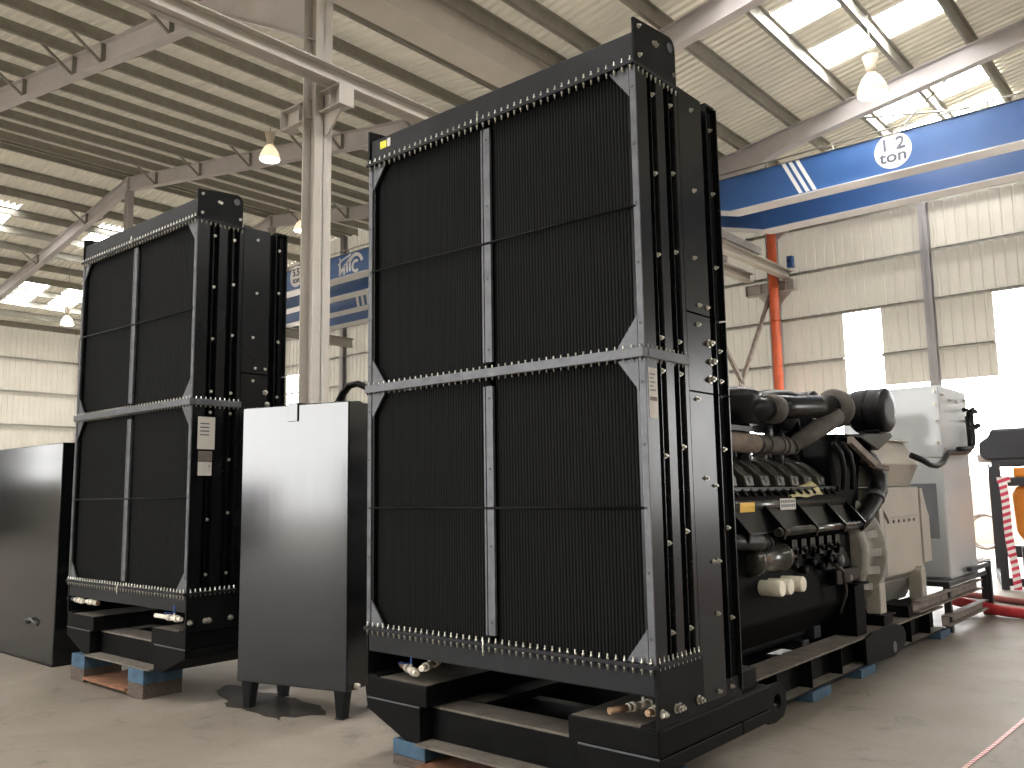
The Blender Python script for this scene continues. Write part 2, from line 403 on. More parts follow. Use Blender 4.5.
def runway(x, y0, y1, zb=ZB + 0.016, d=0.23, w=0.24, m='column'):
    mb = MB()
    mb.box(x - w/2, x + w/2, y0, y1, zb, zb + 0.016); mb.box(x - w/2, x + w/2, y0, y1, zb + d - 0.016, zb + d)
    mb.box(x - 0.008, x + 0.008, y0, y1, zb, zb + d)
    o = S(mb, 'crane_runway_beam', M[m])
    S(MB().box(x - 0.03, x + 0.03, y0, y1, zb + d, zb + d + 0.06), 'rail', M['purlin'], parent=o)
    return o
runway(XV + 0.42, YF, YG - 0.1)
runway(XV - 0.52, 13.0, YG - 0.6)
runway(XR + 0.42, 14.6, YG - 0.1, zb=7.72, d=0.34)
runway(XE - 0.7, YF, YG - 0.1)
# valley gutter trough
g = MB(); g.prism([(XV - 0.68, 9.32), (XV - 0.04, 9.32), (XV + 0.02, 9.75), (XV - 0.02, 9.76), (XV - 0.08, 9.36), (XV - 0.64, 9.36), (XV - 0.72, 9.85), (XV - 0.76, 9.85)], 'y', YF, YG)
S(g, 'valley_gutter_trim', M['gutter'])
# gutter needs a bracing line of tie bars in the far bay
for (a, b) in (((-7.0, 18.9), (-3.6, 22.4)), ((-3.6, 18.9), (-7.0, 22.4))):
    S(MB().tube([(a[0], a[1], zroof(a[0]) - 0.35), (b[0], b[1], zroof(b[0]) - 0.35)], 0.022, 6), 'roof_tie_beam', M['purlin'])

# walls
def wall_pieces(name, axis, rects, at, pitch=0.25, m='wall'):
    # rects (u0,u1,z0,ztop function); corrugated vertical ribs
    mb = MB(); prof = [(0, 0), (0.17, 0), (0.19, 0.03), (0.23, 0.03)]
    for (u0, u1, z0, zt) in rects:
        us = []; k = math.floor(u0 / pitch)
        while k * pitch < u1:
            for du, dv in prof:
                u = k * pitch + du
                if u0 <= u <= u1: us.append((u, dv))
            k += 1
        us = [(u0, 0)] + us + [(u1, 0)]
        def P(u, dv, z): return (u, at + dv, z) if axis == 'x' else (at - dv, u, z)
        lo = [mb.bm.verts.new(P(u, dv, z0)) for u, dv in us]; hi = [mb.bm.verts.new(P(u, dv, zt(u))) for u, dv in us]
        for i in range(len(us) - 1): mb.bm.faces.new((lo[i], lo[i+1], hi[i+1], hi[i]))
    return S(mb, name, M[m])
zr = lambda u: zroof(u)
fz = lambda z: (lambda u: z)
wall_pieces('wall_back', 'x', [
    (XL, -33.0, 0, zr), (-33.0, -31.3, 7.0, zr), (-31.3, -13.0, 0, zr), (-13.0, XV, 4.25, zr), (XV, -7.93, 4.0, zr), (-7.93, -6.97, 6.22, zr), (-6.97, -4.4, 4.15, zr),
    (-4.4, -1.6, 6.17, zr), (-1.6, 7.0, 0, zr), (7.0, 9.8, 0, fz(1.2)), (7.0, 9.8, 5.2, zr), (9.8, XE, 0, zr)], YG)
wall_pieces('wall_left', 'y', [(YF, -11.3, 0, fz(zroof(XL))), (-11.3, -10.3, 0, fz(2.6)), (-11.3, -10.3, 6.0, fz(zroof(XL))), (-10.3, YG, 0, fz(zroof(XL)))], XL)
wall_pieces('wall_right', 'y', [(YF, YG, 0, fz(zroof(XE)))], XE)
wall_pieces('wall_front', 'x', [(XL, -20.0, 0, zr), (-20.0, -8.4, 5.6, zr), (-8.4, XE, 0, zr)], YF)
def girt(axis, u0, u1, z, at, d=0.14):
    mb = MB()
    if axis == 'x': mb.box(u0, u1, at - d, at, z - 0.012, z + 0.012).box(u0, u1, at - d, at - d + 0.012, z - 0.07, z + 0.012)
    else: mb.box(at, at + d, u0, u1, z - 0.012, z + 0.012).box(at + d - 0.012, at + d, u0, u1, z - 0.07, z + 0.012)
    S(mb, 'girt_beam', M['purlin'])
for z in (4.95, 6.18, 7.42, 8.66, 9.9):
    girt('x', XL if z < 9.9 else -46, 28 if z < 9 else -12, z, YG - 0.02) if z != 4.95 else [girt('x', a, b, z, YG - 0.02) for a, b in ((XL, -7.93), (-6.97, -4.4), (9.8, XE))]
for z in (2.4, 3.7, 5.3, 6.95, 8.6): girt('y', YF, YG, z, XL + 0.02)
for x, z0 in ((-5.75, 0), (-0.2, 0), (5.2, 0), (-14.5, 0), (-19.2, 0), (-24, 0), (XR - 0.1, 0), (-33.2, 0), (-40, 0)):
    hcol(x, YG - 0.16, zroof(x) - 0.25, h=0.22, b=0.2, m='gable', web='y', z0=z0)
# haunch bracing along the valley column line (V brace) and gutter haunch on the gable
XB = XV - 0.09
vb = MB(); vb.bar((XB, 18.8, 5.75), (XB, 20.3, 4.3), 0.09, 0.09).bar((XB, 22.3, 6.9), (XB, 20.3, 4.3), 0.09, 0.09)
vb.box(XB - 0.01, XB + 0.01, 20.15, 20.45, 4.16, 4.42)
S(vb, 'v_brace_beam', M['channel'])
kb = MB(); kb.prism([(XV, 9.2), (XV + 2.6, 9.75), (XV + 0.1, 8.4)], 'y', YG - 0.25, YG - 0.2); S(kb, 'haunch_beam', M['beam'])
# dark slatted panel added out of view to darken a tank reflection; outside wall
rd = MB()
for k in range(30): rd.prism([(XL + 0.06, 0.2 * k), (XL + 0.10, 0.2 * k + 0.05), (XL + 0.10, 0.2 * k + 0.15), (XL + 0.06, 0.2 * k + 0.2)], 'y', -10.2, -4.5)
S(rd, 'reflection_dark_panel', M['frame'])
S(box(-9.0, -4.9, 27.0, 27.3, 0, 1.85), 'wall_outside', M['pink'])

# orange-red down pipe beside the gable column
p = thing('down_pipe', 'orange red vertical pipe beside the grey column at the far wall', 'pipe', (XV + 0.13, YG - 0.55, 0))
MB().tube([(0, 0, 0.0), (0, 0, 9.3)], 0.125, 16).build('pipe', M['redpipe'], p)
for z in (4.6, 6.1, 7.0): MB().lathe([(0.14, z), (0.14, z + 0.05)], n=16).build('clamp', M['redpipe'], p)
t = thing('isolator_box', 'small blue switch box on the far wall beside the runway end', 'switch box', (-9.22, YG - 0.14, 7.78))
box(-0.08, 0.08, -0.05, 0.12, -0.16, 0.16).build('housing', M['blue'], t, 0.01); box(-0.03, 0.03, -0.08, -0.05, -0.02, 0.06).build('switch', M['dark'], t)

# ------------------------------------------------------------------ overhead cranes
def girder(root, y, x0, x1, z, h, w=0.46, tl=0.5, taper=0.30, tr=0.5):
    mb = MB()
    pts = [(x0, z + taper), (x0 + tl, z), (x1 - tr, z), (x1, z + taper), (x1, z + h), (x0, z + h)]
    mb.prism(pts, 'y', y - w/2 + 0.05, y + w/2 - 0.05)
    gobj = mb.build('girder', M['blue'], root, 0.006)
    f = MB()
    for (xa, za), (xb, zb) in zip([(x0 - 0.1, z + taper), (x0, z + taper), (x0 + tl, z), (x1 - tr, z), (x1, z + taper)], [(x0, z + taper), (x0 + tl, z), (x1 - tr, z), (x1, z + taper), (x1 + 0.1, z + taper)]):
        f.prism([(xa, za - 0.025), (xb, zb - 0.025), (xb, zb), (xa, za)], 'y', y - w/2, y + w/2)
    f.build('bottom_flange', M['flange'], gobj, label='light grey bottom flange')
    r = MB()
    r.box(x0, x1, y - w/2 + 0.02, y + w/2 - 0.02, z + h, z + h + 0.012)
    r.tube([(x0 + .3, y - 0.1, z + h + 0.16), (x1 - .3, y - 0.1, z + h + 0.16)], 0.018, 6)
    x = x0 + 0.6
    while x < x1 - 0.4:
        r.bar((x, y - 0.1, z + h), (x, y - 0.1, z + h + 0.17), 0.04, 0.04); x += 1.5
    r.build('cable_rail', M['purlin'], gobj)
    return gobj
def end_truck(root, x, y0, y1, z):
    e = box(x - 0.10, x + 0.10, y0, y1, z + 0.05, z + 0.25).build('end_truck', M['gable'], root, 0.01)
    for y in (y0 + 0.35, y1 - 0.35): MB().lathe([(0.06, -0.05), (0.14, -0.05), (0.14, 0.05), (0.06, 0.05)], (x, y, z + 0.14), 'x', 16).build('wheel', M['purlin'], e)
def disc(root, x, y, z, rx, rz, m, name='capacity_plate'):
    mb = MB(); mb.prism([(x + rx * math.cos(2*PI*k/40), z + rz * math.sin(2*PI*k/40)) for k in range(40)], 'y', y - 0.008, y)
    return mb.build(name, m, root, label='round white plate with the lifting capacity')
def slash(root, x, y, z0, z1, dx, w):
    MB().prism([(x, z1), (x + w, z1), (x + w + dx, z0), (x + dx, z0)], 'y', y - 0.006, y).build('stripe', M['white'], root, label='white slanted stripe')

c12 = thing('overhead_crane', 'blue double girder overhead crane marked 12 ton above the engine end', 'crane', (-9, 18.1, 7.5))
c12.location = (0, 0, 0)
ZC = 7.98
g1 = girder(c12, 18.1, -9.9, 26.8, ZC, 0.80, taper=0.32, tl=1.22)
g2 = girder(c12, 19.98, -9.9, 26.8, ZC, 0.80, taper=0.32, tl=1.17)
end_truck(c12, XV + 0.42, 17.6, 20.5, 7.52); end_truck(c12, XE - 0.7, 17.6, 20.5, 7.6)
yf = 18.1 - 0.18
d = disc(g1, -5.06, yf, 8.43, 0.365, 0.375, M['white'])
text('1 2', 'capacity_digits', M['text'], d, (-5.06, yf - 0.014, 8.555), 0.36, bold=0.005, xs=1.1)
text('ton', 'capacity_word', M['text'], d, (-5.06, yf - 0.014, 8.30), 0.34, bold=0.005, xs=1.15)
for k in range(3): slash(g1, -7.42 + 0.155 * k, yf, ZC + 0.03, ZC + 0.79, 0.36, 0.085)

def crane_left(name_label, ys, h, z, extras):
    c = thing('overhead_crane', name_label, 'crane')
    gs = [girder(c, y, XR + 0.75, XV - 0.75, z, h, taper=0.22) for y in ys]
    end_truck(c, XV - 0.52, ys[0] - 0.4, ys[1] + 0.4, 7.5); end_truck(c, XR + 0.42, ys[0] - 0.4, ys[1] + 0.4, 8.1)
    extras(gs[0], ys[0] - 0.18); return c
def ex55(gd, y):
    zc = 8.43
    dd = disc(gd, -22.25, y, zc, 0.33, 0.34, M['white'])
    text('5.5', 'capacity_digits', M['dark'], dd, (-22.25, y - 0.014, zc + 0.11), 0.30, bold=0.004)
    text('ton', 'capacity_word', M['dark'], dd, (-22.25, y - 0.014, zc - 0.13), 0.26, bold=0.004)
    # emblem: crane outline over three letters
    em = MB(); X0, Z0 = -20.62, 8.09
    def st(p, q, w):
        K = 0.80; f_ = lambda t: (-20.15 + (t[0] - X0) * K, 8.06 + (t[1] - Z0) * 0.84)
        (xa, za), (xb, zb) = f_(p), f_(q); w *= 0.9; dx, dz = xb - xa, zb - za; l = math.hypot(dx, dz); nx, nz = -dz / l * w / 2, dx / l * w / 2
        em.prism([(xa + nx, za + nz), (xb + nx, zb + nz), (xb - nx, zb - nz), (xa - nx, za - nz)], 'y', y - 0.008, y)
    st((X0 + .10, Z0 + .0), (X0 + .10, Z0 + .44), .085); st((X0 + .0, Z0 + .38), (X0 + .20, Z0 + .52), .06)
    st((X0 + .07, Z0 + .64), (X0 + .15, Z0 + .44), .045); st((X0 + .12, Z0 + .50), (X0 + .74, Z0 + .66), .05)
    st((X0 + .10, Z0 + .05), (X0 + .40, Z0 + .34), .10); st((X0 + .36, Z0 + .0), (X0 + .36, Z0 + .32), .085)
    st((X0 + .53, Z0 + .04), (X0 + .53, Z0 + .44), .07); st((X0 + .69, Z0 + .06), (X0 + .69, Z0 + .56), .08)
    st((X0 + .36, Z0 + .30), (X0 + .74, Z0 + .56), .07)
    pts = arc((X0 + 1.02, Z0 + .24), .37, PI * 0.80, PI * 0.08, 10)
    for a, b in zip(pts, pts[1:]): st(a, b, .12)
    pts = arc((X0 + 1.03, Z0 + .20), .19, PI * 0.30, PI * 1.72, 12)
    for a, b in zip(pts, pts[1:]): st(a, b, .095)
    em.build('maker_emblem', M['white'], gd, label='white emblem of a crane outline over letters')
crane_left('blue overhead crane marked 5.5 ton with white emblem beyond the pale column', (15.7, 17.15), 0.66, 8.0, ex55)
crane_left('blue overhead crane with three white slashes behind the 5.5 ton crane', (18.65, 20.1), 0.62, 8.0,
           lambda gd, y: [slash(gd, -23.05 + 0.27 * k, y, 8.02, 8.6, 0.14, 0.13) for k in range(4)])

# ------------------------------------------------------------------ hanging lamps
def lamp(x, y, z, label, sc_=1.0):
    L = thing('high_bay_lamp', label, 'lamp', (x, y, z), group='high bay lamps under the roof')
    s = sc_
    MB().lathe([(0.275*s, 0), (0.27*s, 0.06*s), (0.235*s, 0.18*s), (0.17*s, 0.30*s), (0.10*s, 0.38*s), (0.085*s, 0.40*s)], n=28).build('reflector', M['lampshade'], L)
    MB().lathe([(0.255*s, -0.02), (0.26*s, 0.005)], n=28).build('lens', M['lens'], L, label='glowing lens')
    MB().lathe([(0.085*s, 0.39*s), (0.09*s, 0.5*s), (0.135*s, 0.70*s), (0.135*s, 0.74*s), (0.05, 0.76*s)], n=20).build('ballast_housing', M['lampshade'], L)
    MB().tube([(0, 0, 0.76*s), (0, 0, zroof(x) - z - 0.2)], 0.012, 6).build('hanger', M['purlin'], L)
lamp(-4.8, 16.0, 8.88, 'pendant high bay lamp hanging in front of the skylights above the 12 ton crane')
lamp(-18.45, 12.0, 10.18, 'pendant high bay lamp hanging just beside the bracket of the pale column', 0.95)
lamp(-36.9, 14.5, 8.82, 'small distant pendant lamp hanging above the cream wall at the far side', 0.95)
lamp(-25.6, 18.0, 11.2, 'distant pendant lamp half hidden behind the pale column', 0.9)

# ------------------------------------------------------------------ bolt meshes
def bolt_mesh(name, r=0.011, h=0.016, washer=True):
    mb = MB()
    if washer: mb.lathe([(r * 1.35, 0), (r * 1.35, 0.004)], n=10)
    mb.lathe([(r, 0.003), (r, h), (r * 0.55, h * 1.02), (r * 0.5, h * 1.5)], n=6)
    for f in mb.bm.faces: f.smooth = False
    bmesh.ops.recalc_face_normals(mb.bm, faces=mb.bm.faces)
    me = bpy.data.meshes.new(name); mb.bm.to_mesh(me); mb.bm.free(); me.materials.append(M['bolt']); return me
def stud_mesh(name):
    mb = MB(); r = 0.0075
    mb.lathe([(0.0045, -0.038), (0.0045, 0.038)], n=6); mb.lathe([(r, 0.010), (r, 0.022)], n=6); mb.lathe([(r, -0.022), (r, -0.010)], n=6)
    bmesh.ops.recalc_face_normals(mb.bm, faces=mb.bm.faces)
    me = bpy.data.meshes.new(name); mb.bm.to_mesh(me); mb.bm.free(); me.materials.append(M['bolt']); return me
BOLT, STUD = bolt_mesh('bolt', 0.0095, 0.014), stud_mesh('stud')
BIG = bolt_mesh('big_bolt', 0.017, 0.024)

# ------------------------------------------------------------------ radiator
W = 1.0525
Z0, ZM, Z1, ZT = 0.772, 2.279, 3.79, 3.965
ZBASE = 0.48
def radiator(label):
    R = thing('radiator', label, 'radiator', (-3.2875, 3.6, 0), group=None)
    # finned cores: four corrugated panels
    def core(xa, xb, za, zb):
        mb = MB(); n = 46; w = (xb - xa) / n; pts = []
        for k in range(n):
            x = xa + k * w
            pts += [(x, 0.0345), (x + w * 0.25, 0.030), (x + w * 0.55, 0.030), (x + w * 0.8, 0.0345)]
        pts.append((xb, 0.0345))
        lo = [mb.bm.verts.new((x, y, za)) for x, y in pts]; hi = [mb.bm.verts.new((x, y, zb)) for x, y in pts]
        for i in range(len(pts) - 1): mb.bm.faces.new((lo[i], lo[i+1], hi[i+1], hi[i]))
        mb.box(xa, xb, 0.06, 0.36, za, zb)
        mb.build('core_panel', M['core'], R)
    for za, zb in ((Z0 + 0.012, ZM - 0.03), (ZM + 0.03, Z1 - 0.012)):
        core(-W + 0.055, -0.03, za, zb); core(0.03, W - 0.055, za, zb)
    # centre dividers
    for za, zb in ((0.82, 2.205), (2.345, 3.745)):
        mb = MB(); mb.box(-0.038, -0.026, 0.0, 0.06, za, zb).box(-0.018, 0.032, 0.0, 0.012, za, zb).box(-0.038, 0.032, 0.012, 0.018, za, zb)
        dv = mb.build('centre_strip', M['steel'], R, label='dusty grey centre strip')
        for f in (0.05, 0.35, 0.66, 0.95): inst(HOLE, 'plug', dv, (0.008, -0.001, za + (zb - za) * f), (PI/2, 0, 0))
    # tie rods
    for z in (3.045, 1.516):
        MB().tube([(-W + 0.02, -0.004, z + (0.015 if z > 2 else 0)), (W - 0.02, -0.004, z - (0.015 if z > 2 else 0))], 0.007, 8).build('tie_rod', M['satin'], R)
    # edge strips
    for s_ in (-1, 1):
        for za, zb in ((Z0 + 0.01, ZM - 0.03), (ZM + 0.03, Z1 - 0.01)):
            e = box(s_ * (W - 0.042), s_ * W, -0.008, 0.0, za, zb).box(s_ * (W - 0.006), s_ * W, -0.008, 0.05, za, zb) if False else MB().box(min(s_*(W-0.034), s_*W), max(s_*(W-0.034), s_*W), -0.008, 0.002, za, zb)
            e = e.build('edge_strip', M['steel'], R, label='dusty grey edge strip')
            for k in range(5): inst(HOLE, 'plug', e, (s_ * (W - 0.017), -0.009, za + (zb - za) * (0.08 + 0.21 * k)), (PI/2, 0, 0))
    # corner gussets
    for s_ in (-1, 1):
        for z, dz in ((Z1 - 0.012, -1), (ZM + 0.03, 1), (ZM - 0.03, -1), (Z0 + 0.012, 1)):
            a = s_ * (W - 0.04)
            MB().prism([(a, z), (a - s_ * 0.125, z), (a, z + dz * 0.16)], 'y', -0.004, 0.006).build('gusset', M['steel'], R)
    # bolted flanges: bottom, middle (double) and top
    for name, z, t in (('bottom_flange', Z0, 0.010), ('middle_rail', ZM, 0.025), ('top_flange', Z1, 0.010)):
        mid = name == 'middle_rail'
        mb = MB(); mb.box(-W - 0.005, W + 0.005, -0.03, 0.02, z - t, z + t)
        for s_ in (-1, 1): mb.box(s_ * (W - 0.02), s_ * (W + 0.008), 0.02, 0.43, z - t, z + t)
        mb.build(name, M['steel'] if mid else M['header'], R, 0.002)
    # header and bottom tanks
    box(-W + 0.01, W - 0.01, 0.0, 0.39, Z1 + 0.01, ZT).build('header_tank', M['header'], R, 0.006)
    box(-W + 0.01, W - 0.01, 0.0, 0.39, 0.63, Z0 - 0.01).build('bottom_tank', M['header'], R, 0.006)
    for s_ in (-1, 1):
        ring = [(-0.012, Z1 + 0.01), (0.405, Z1 + 0.01), (0.405, 3.99)] + arc((0.345, 4.01), 0.06, 0, PI/2, 5) + [(-0.012, 4.035)]
        x0, x1 = sorted((s_ * (W - 0.008), s_ * (W + 0.006)))
        ep = MB().prism(ring, 'x', x0, x1).build('lifting_plate', M['satin'], R)
        inst(HOLEBIG, 'lifting_hole', ep, (s_ * (W + 0.007), 0.345, 4.005), (0, PI/2 * s_, 0))
        # end plate down to base
        MB().box(min(s_*(W-0.01), s_*(W+0.004)), max(s_*(W-0.01), s_*(W+0.004)), -0.004, 0.44, ZBASE, Z0 - 0.01).build('end_plate', M['satin'], R)
        # side channels with outward fins, per tier
        for za, zb in ((Z0 + 0.01, ZM - 0.028), (ZM + 0.028, Z1 - 0.01)):
            a, b, c_ = s_ * W, s_ * (W - 0.045), s_ * (W - 0.055)
            prof = [(c_, 0.0), (a, 0.0), (a, 0.105), (b, 0.12), (b, 0.138), (a, 0.139), (a, 0.144), (b, 0.145), (b, 0.18), (a, 0.195), (a, 0.27), (b, 0.285), (b, 0.318), (a, 0.319), (a, 0.324), (b, 0.325), (b, 0.37), (a, 0.385), (a, 0.42), (c_, 0.42)]
            MB().prism(prof, 'z', za, zb).build('side_channel', M['black'], R)
        # shroud panels
        for za, zb in ((0.525, 2.115), (2.125, 2.545), (2.555, 3.815)):
            a, b, c_ = s_ * W, s_ * (W - 0.05), s_ * (W - 0.4)
            prof = [(c_, 0.425), (a, 0.425), (a, 0.685), (b, 0.70), (b, 0.745), (a, 0.746), (a, 0.752), (b, 0.753), (b, 0.84), (a + s_*0.012, 0.845), (a + s_*0.012, 0.855), (c_, 0.855)]
            MB().prism(prof, 'z', za, zb).build('shroud_panel', M['black'], R)
        mb = MB(); mb.prism([(s_*(W-0.06), 3.815), (s_*W, 3.815), (s_*W, 3.83), (s_*(W-0.06), 3.83)], 'y', 0.745, 0.852)
        mb.build('shroud_lip', M['satin'], R)
        # base rail under the side
        MB().box(min(s_*(W-0.10), s_*(W+0.008)), max(s_*(W-0.10), s_*(W+0.008)), 0.0, 1.17, ZBASE, ZBASE + 0.012).box(min(s_*(W-0.012), s_*(W-0.002)), max(s_*(W-0.012), s_*(W-0.002)), 0.44, 0.86, ZBASE + 0.01, 0.60).build('base_rail', M['satin'], R)
        box(min(s_*(W-0.16), s_*(W-0.03)), max(s_*(W-0.16), s_*(W-0.03)), 0.87, 1.11, ZBASE + 0.012, 0.598).build('support_foot', M['dustblack'], R, 0.004)
    # rear of the shroud and fan ring
    mb = MB(); mb.box(-W + 0.3, W - 0.3, 0.425, 0.84, 3.72, 3.815).box(-W + 0.3, W - 0.3, 0.425, 0.84, 0.525, 0.62)
    mb.prism([(W * 0.98 * a, 2.17 + 1.63 * b) for a, b in ((-1,-1),(1,-1),(1,1),(-1,1))], 'y', 0.80, 0.84)
    mb.build('shroud_back', M['satin'], R)
    MB().lathe([(0.78, 0.84), (0.80, 1.02), (0.74, 1.02), (0.72, 0.84)], (0, 0, 1.55), 'y', 36).build('fan_ring', M['satin'], R)
    # bolts
    allb = []
    n = 43
    for z in (Z0, Z1):
        for k in range(n): allb.append((STUD, (-W + 0.02 + (2 * W - 0.04) * k / (n - 1), -0.017, z), (0, 0, 0), 0))
    for k in range(n): allb.append((STUD, (-W + 0.02 + (2 * W - 0.04) * k / (n - 1), -0.017, ZM + 0.0), (0, 0, 0), 1))
    side = []
    for s_ in (1, -1):
        rot = (0, PI/2 * s_, 0)
        for z in (Z0, ZM, Z1):
            for k in range(10): (side if s_ > 0 else allb).append((STUD, (s_ * (W - 0.002), 0.03 + 0.042 * k, z), (0, 0, 0), 1 if z == ZM else 0))
        tgt = side if s_ > 0 else []
        for (yy, xx) in ((0.138, W - 0.004), (0.318, W - 0.004), (0.75, W - 0.002)):
            for za, zb in ((Z0 + 0.14, ZM - 0.08), (ZM + 0.09, Z1 - 0.12)):
                m_ = 4
                for k in range(m_): tgt.append((BOLT, (s_ * xx, yy + (0.017 if yy < .7 else 0.03), za + (zb - za) * k / (m_ - 1) + (0.05 if yy > .3 and 0 < k < 3 else 0)), rot, 2))
        for yy, zz in ((0.56, 3.72), (0.56, 3.25), (0.53, 2.86), (0.56, 2.6), (0.655, 2.6), (0.54, 2.49), (0.56, 1.66), (0.50, 2.08), (0.6, 1.22), (0.655, 1.22), (0.66, 1.62), (0.62, 0.95)):
            tgt.append((BOLT, (s_ * W, yy, zz), rot, 2))
        for yy, zz in ((0.66, 2.4), (0.68, 2.3), (0.66, 2.2)): tgt.append((BIG, (s_ * W, yy, zz), rot, 2))
        for yy, zz in ((0.03, 0.555), (0.16, 0.556), (0.19, 0.556), (0.38, 0.557), (0.60, 0.558), (0.74, 0.56)): tgt.append((BIG if yy < .4 else BOLT, (s_ * (W + (0.004 if yy < .43 else 0)), yy, zz), rot, 2))
        for yy, zz in ((0.03, 4.0), (0.03, 3.84), (0.18, 3.965), (0.20, 3.96), (0.38, 3.86)): tgt.append((BOLT, (s_ * (W + 0.006), yy, zz), rot, 2))
    allb.sort(key=lambda b: -b[1][0])
    room = max(0, 100 - len(side))
    for me, loc, rot, k in side[:100] + allb[:room]:
        o = inst(me, 'bolt', R, loc, rot)
        if k == 1: o.scale = (1, 1, 1.12)
    mb = bmesh.new()
    for me, loc, rot, k in side[100:] + allb[room:]:
        t = bmesh.new(); t.from_mesh(me)
        if k == 1: bmesh.ops.scale(t, vec=(1, 1, 1.12), verts=t.verts)
        bmesh.ops.translate(t, vec=loc, verts=t.verts)
        tm = bpy.data.meshes.new('tmp'); t.to_mesh(tm); t.free(); mb.from_mesh(tm); bpy.data.meshes.remove(tm)
    me = bpy.data.meshes.new('flange_bolts'); mb.to_mesh(me); mb.free(); me.materials.append(M['bolt'])
    o = bpy.data.objects.new('flange_bolts', me); COL.objects.link(o); o.parent = R; o['kind'] = 'stuff'
    inst(STUD, 'centre_stud', R, (-0.03, -0.034, Z0 - 0.02), (0, 0, 0)); inst(STUD, 'centre_stud', R, (-0.03, -0.034, Z1 + 0.025), (0, 0, 0))
    return R
def hole_mesh(name, r):
    mb = MB().lathe([(r, 0), (r, 0.002)], n=12); bmesh.ops.recalc_face_normals(mb.bm, faces=mb.bm.faces)
    me = bpy.data.meshes.new(name); mb.bm.to_mesh(me); mb.bm.free(); me.materials.append(M['dark']); return me
HOLE = hole_mesh('plug', 0.008)
mbh = MB().lathe([(0.028, 0), (0.028, 0.003)], n=20); bmesh.ops.recalc_face_normals(mbh.bm, faces=mbh.bm.faces)
HOLEBIG = bpy.data.meshes.new('lifting_hole'); mbh.bm.to_mesh(HOLEBIG); mbh.bm.free(); HOLEBIG.materials.append(M['steel'])

def valve(R, x, y, z, ang, L=0.22, handle=True, m='brass'):
    c, s = math.cos(ang), math.sin(ang)
    P = lambda d, dz=0.0, off=0.0: (x + c * d - s * off, y + s * d + c * off, z + dz)
    v = MB().tube([P(0), P(L)], 0.017, 12).build('drain_pipe', M[m], R)
    MB().tube([P(-0.09), P(-0.02)], 0.021, 12).tube([P(-0.11), P(-0.08)], 0.027, 8).tube([P(-0.05), P(-0.05, 0.04)], 0.010, 8).build('valve_body', M['wrap'], v, label='cream wrapped valve body')
    for a, b, r in ((0.005, 0.028, 0.025), (0.04, 0.055, 0.022), (-0.16, -0.10, 0.018)): MB().tube([P(a), P(b)], r, 12).build('wrap', M['wrap'], v)
    if handle: MB().bar(P(-0.05, 0.04), P(-0.05, 0.05, 0.08), 0.016, 0.006).bar(P(-0.05, 0.04), P(-0.05, 0.10, 0.0), 0.012, 0.008).build('valve_handle', M['bluehandle'], v, label='blue lever handle')
    return v

RA = radiator('large black radiator nearest the camera with yellow sticker on its header')
RB = copy_tree(RA)
RB['label'] = 'black radiator farther back, between the far tank and the tank with legs'
RB.location = (-7.42, 3.474, 0.083); RB.rotation_euler = (0, 0, 0.0101)
# stickers and valves of the near radiator
st = box(-0.945, -0.885, -0.005, 0.0, 3.885, 3.935).build('sticker', M['ylw2'], RA, label='yellow sticker'); box(-0.875, -0.845, -0.005, 0.0, 3.885, 3.94).build('sticker', M['paper'], RA, label='small white sticker')
lb = box(W, W + 0.002, 0.02, 0.098, 1.955, 2.205).build('rating_label', M['paper'], RA, label='cream paper rating label')
for k in range(5): box(W + 0.002, W + 0.003, 0.03, 0.08 - 0.02 * (k % 2), 2.17 - 0.02 * k, 2.176 - 0.02 * k).build('print_line', M['text'], lb)
box(W + 0.002, W + 0.003, 0.025, 0.09, 2.04, 2.06).build('print_line', M['channel'], lb)
valve(RA, -0.78, 0.10, 0.535, PI * 0.86, 0.16); valve(RA, -0.62, 0.16, 0.575, PI * 0.6, 0.05, False)
valve(RA, 0.80, 0.20, 0.522, -PI * 0.60, 0.17, False); valve(RA, 0.955, 0.16, 0.535, -PI * 0.52, 0.09, False)
# stickers and valves of the far radiator
lb = box(W, W + 0.002, 0.05, 0.20, 1.90, 2.16).build('rating_label', M['paper'], RB, label='white paper rating label')
for k in range(4): box(W + 0.002, W + 0.003, 0.07, 0.15, 2.10 - 0.03 * k, 2.11 - 0.03 * k).build('print_line', M['text'], lb)
box(W, W + 0.002, 0.06, 0.18, 1.69, 1.80).build('rating_label', M['paper'], RB, label='lower white paper label'); box(W, W + 0.003, 0.06, 0.18, 1.805, 1.885).build('rating_label', M['channel'], RB)
valve(RB, -0.90, 0.02, 0.60, PI * 0.97, 0.24, False, 'steel'); valve(RB, -0.55, 0.02, 0.60, 0.0, 0.06, False)
valve(RB, 0.86, -0.02, 0.585, PI * 1.0, 0.24, True, 'wrap')
box(-0.02 - 0.06, 0.04, 0.5, 0.51, 0.52, 0.66).build('tag_plate', M['paper'], RB)

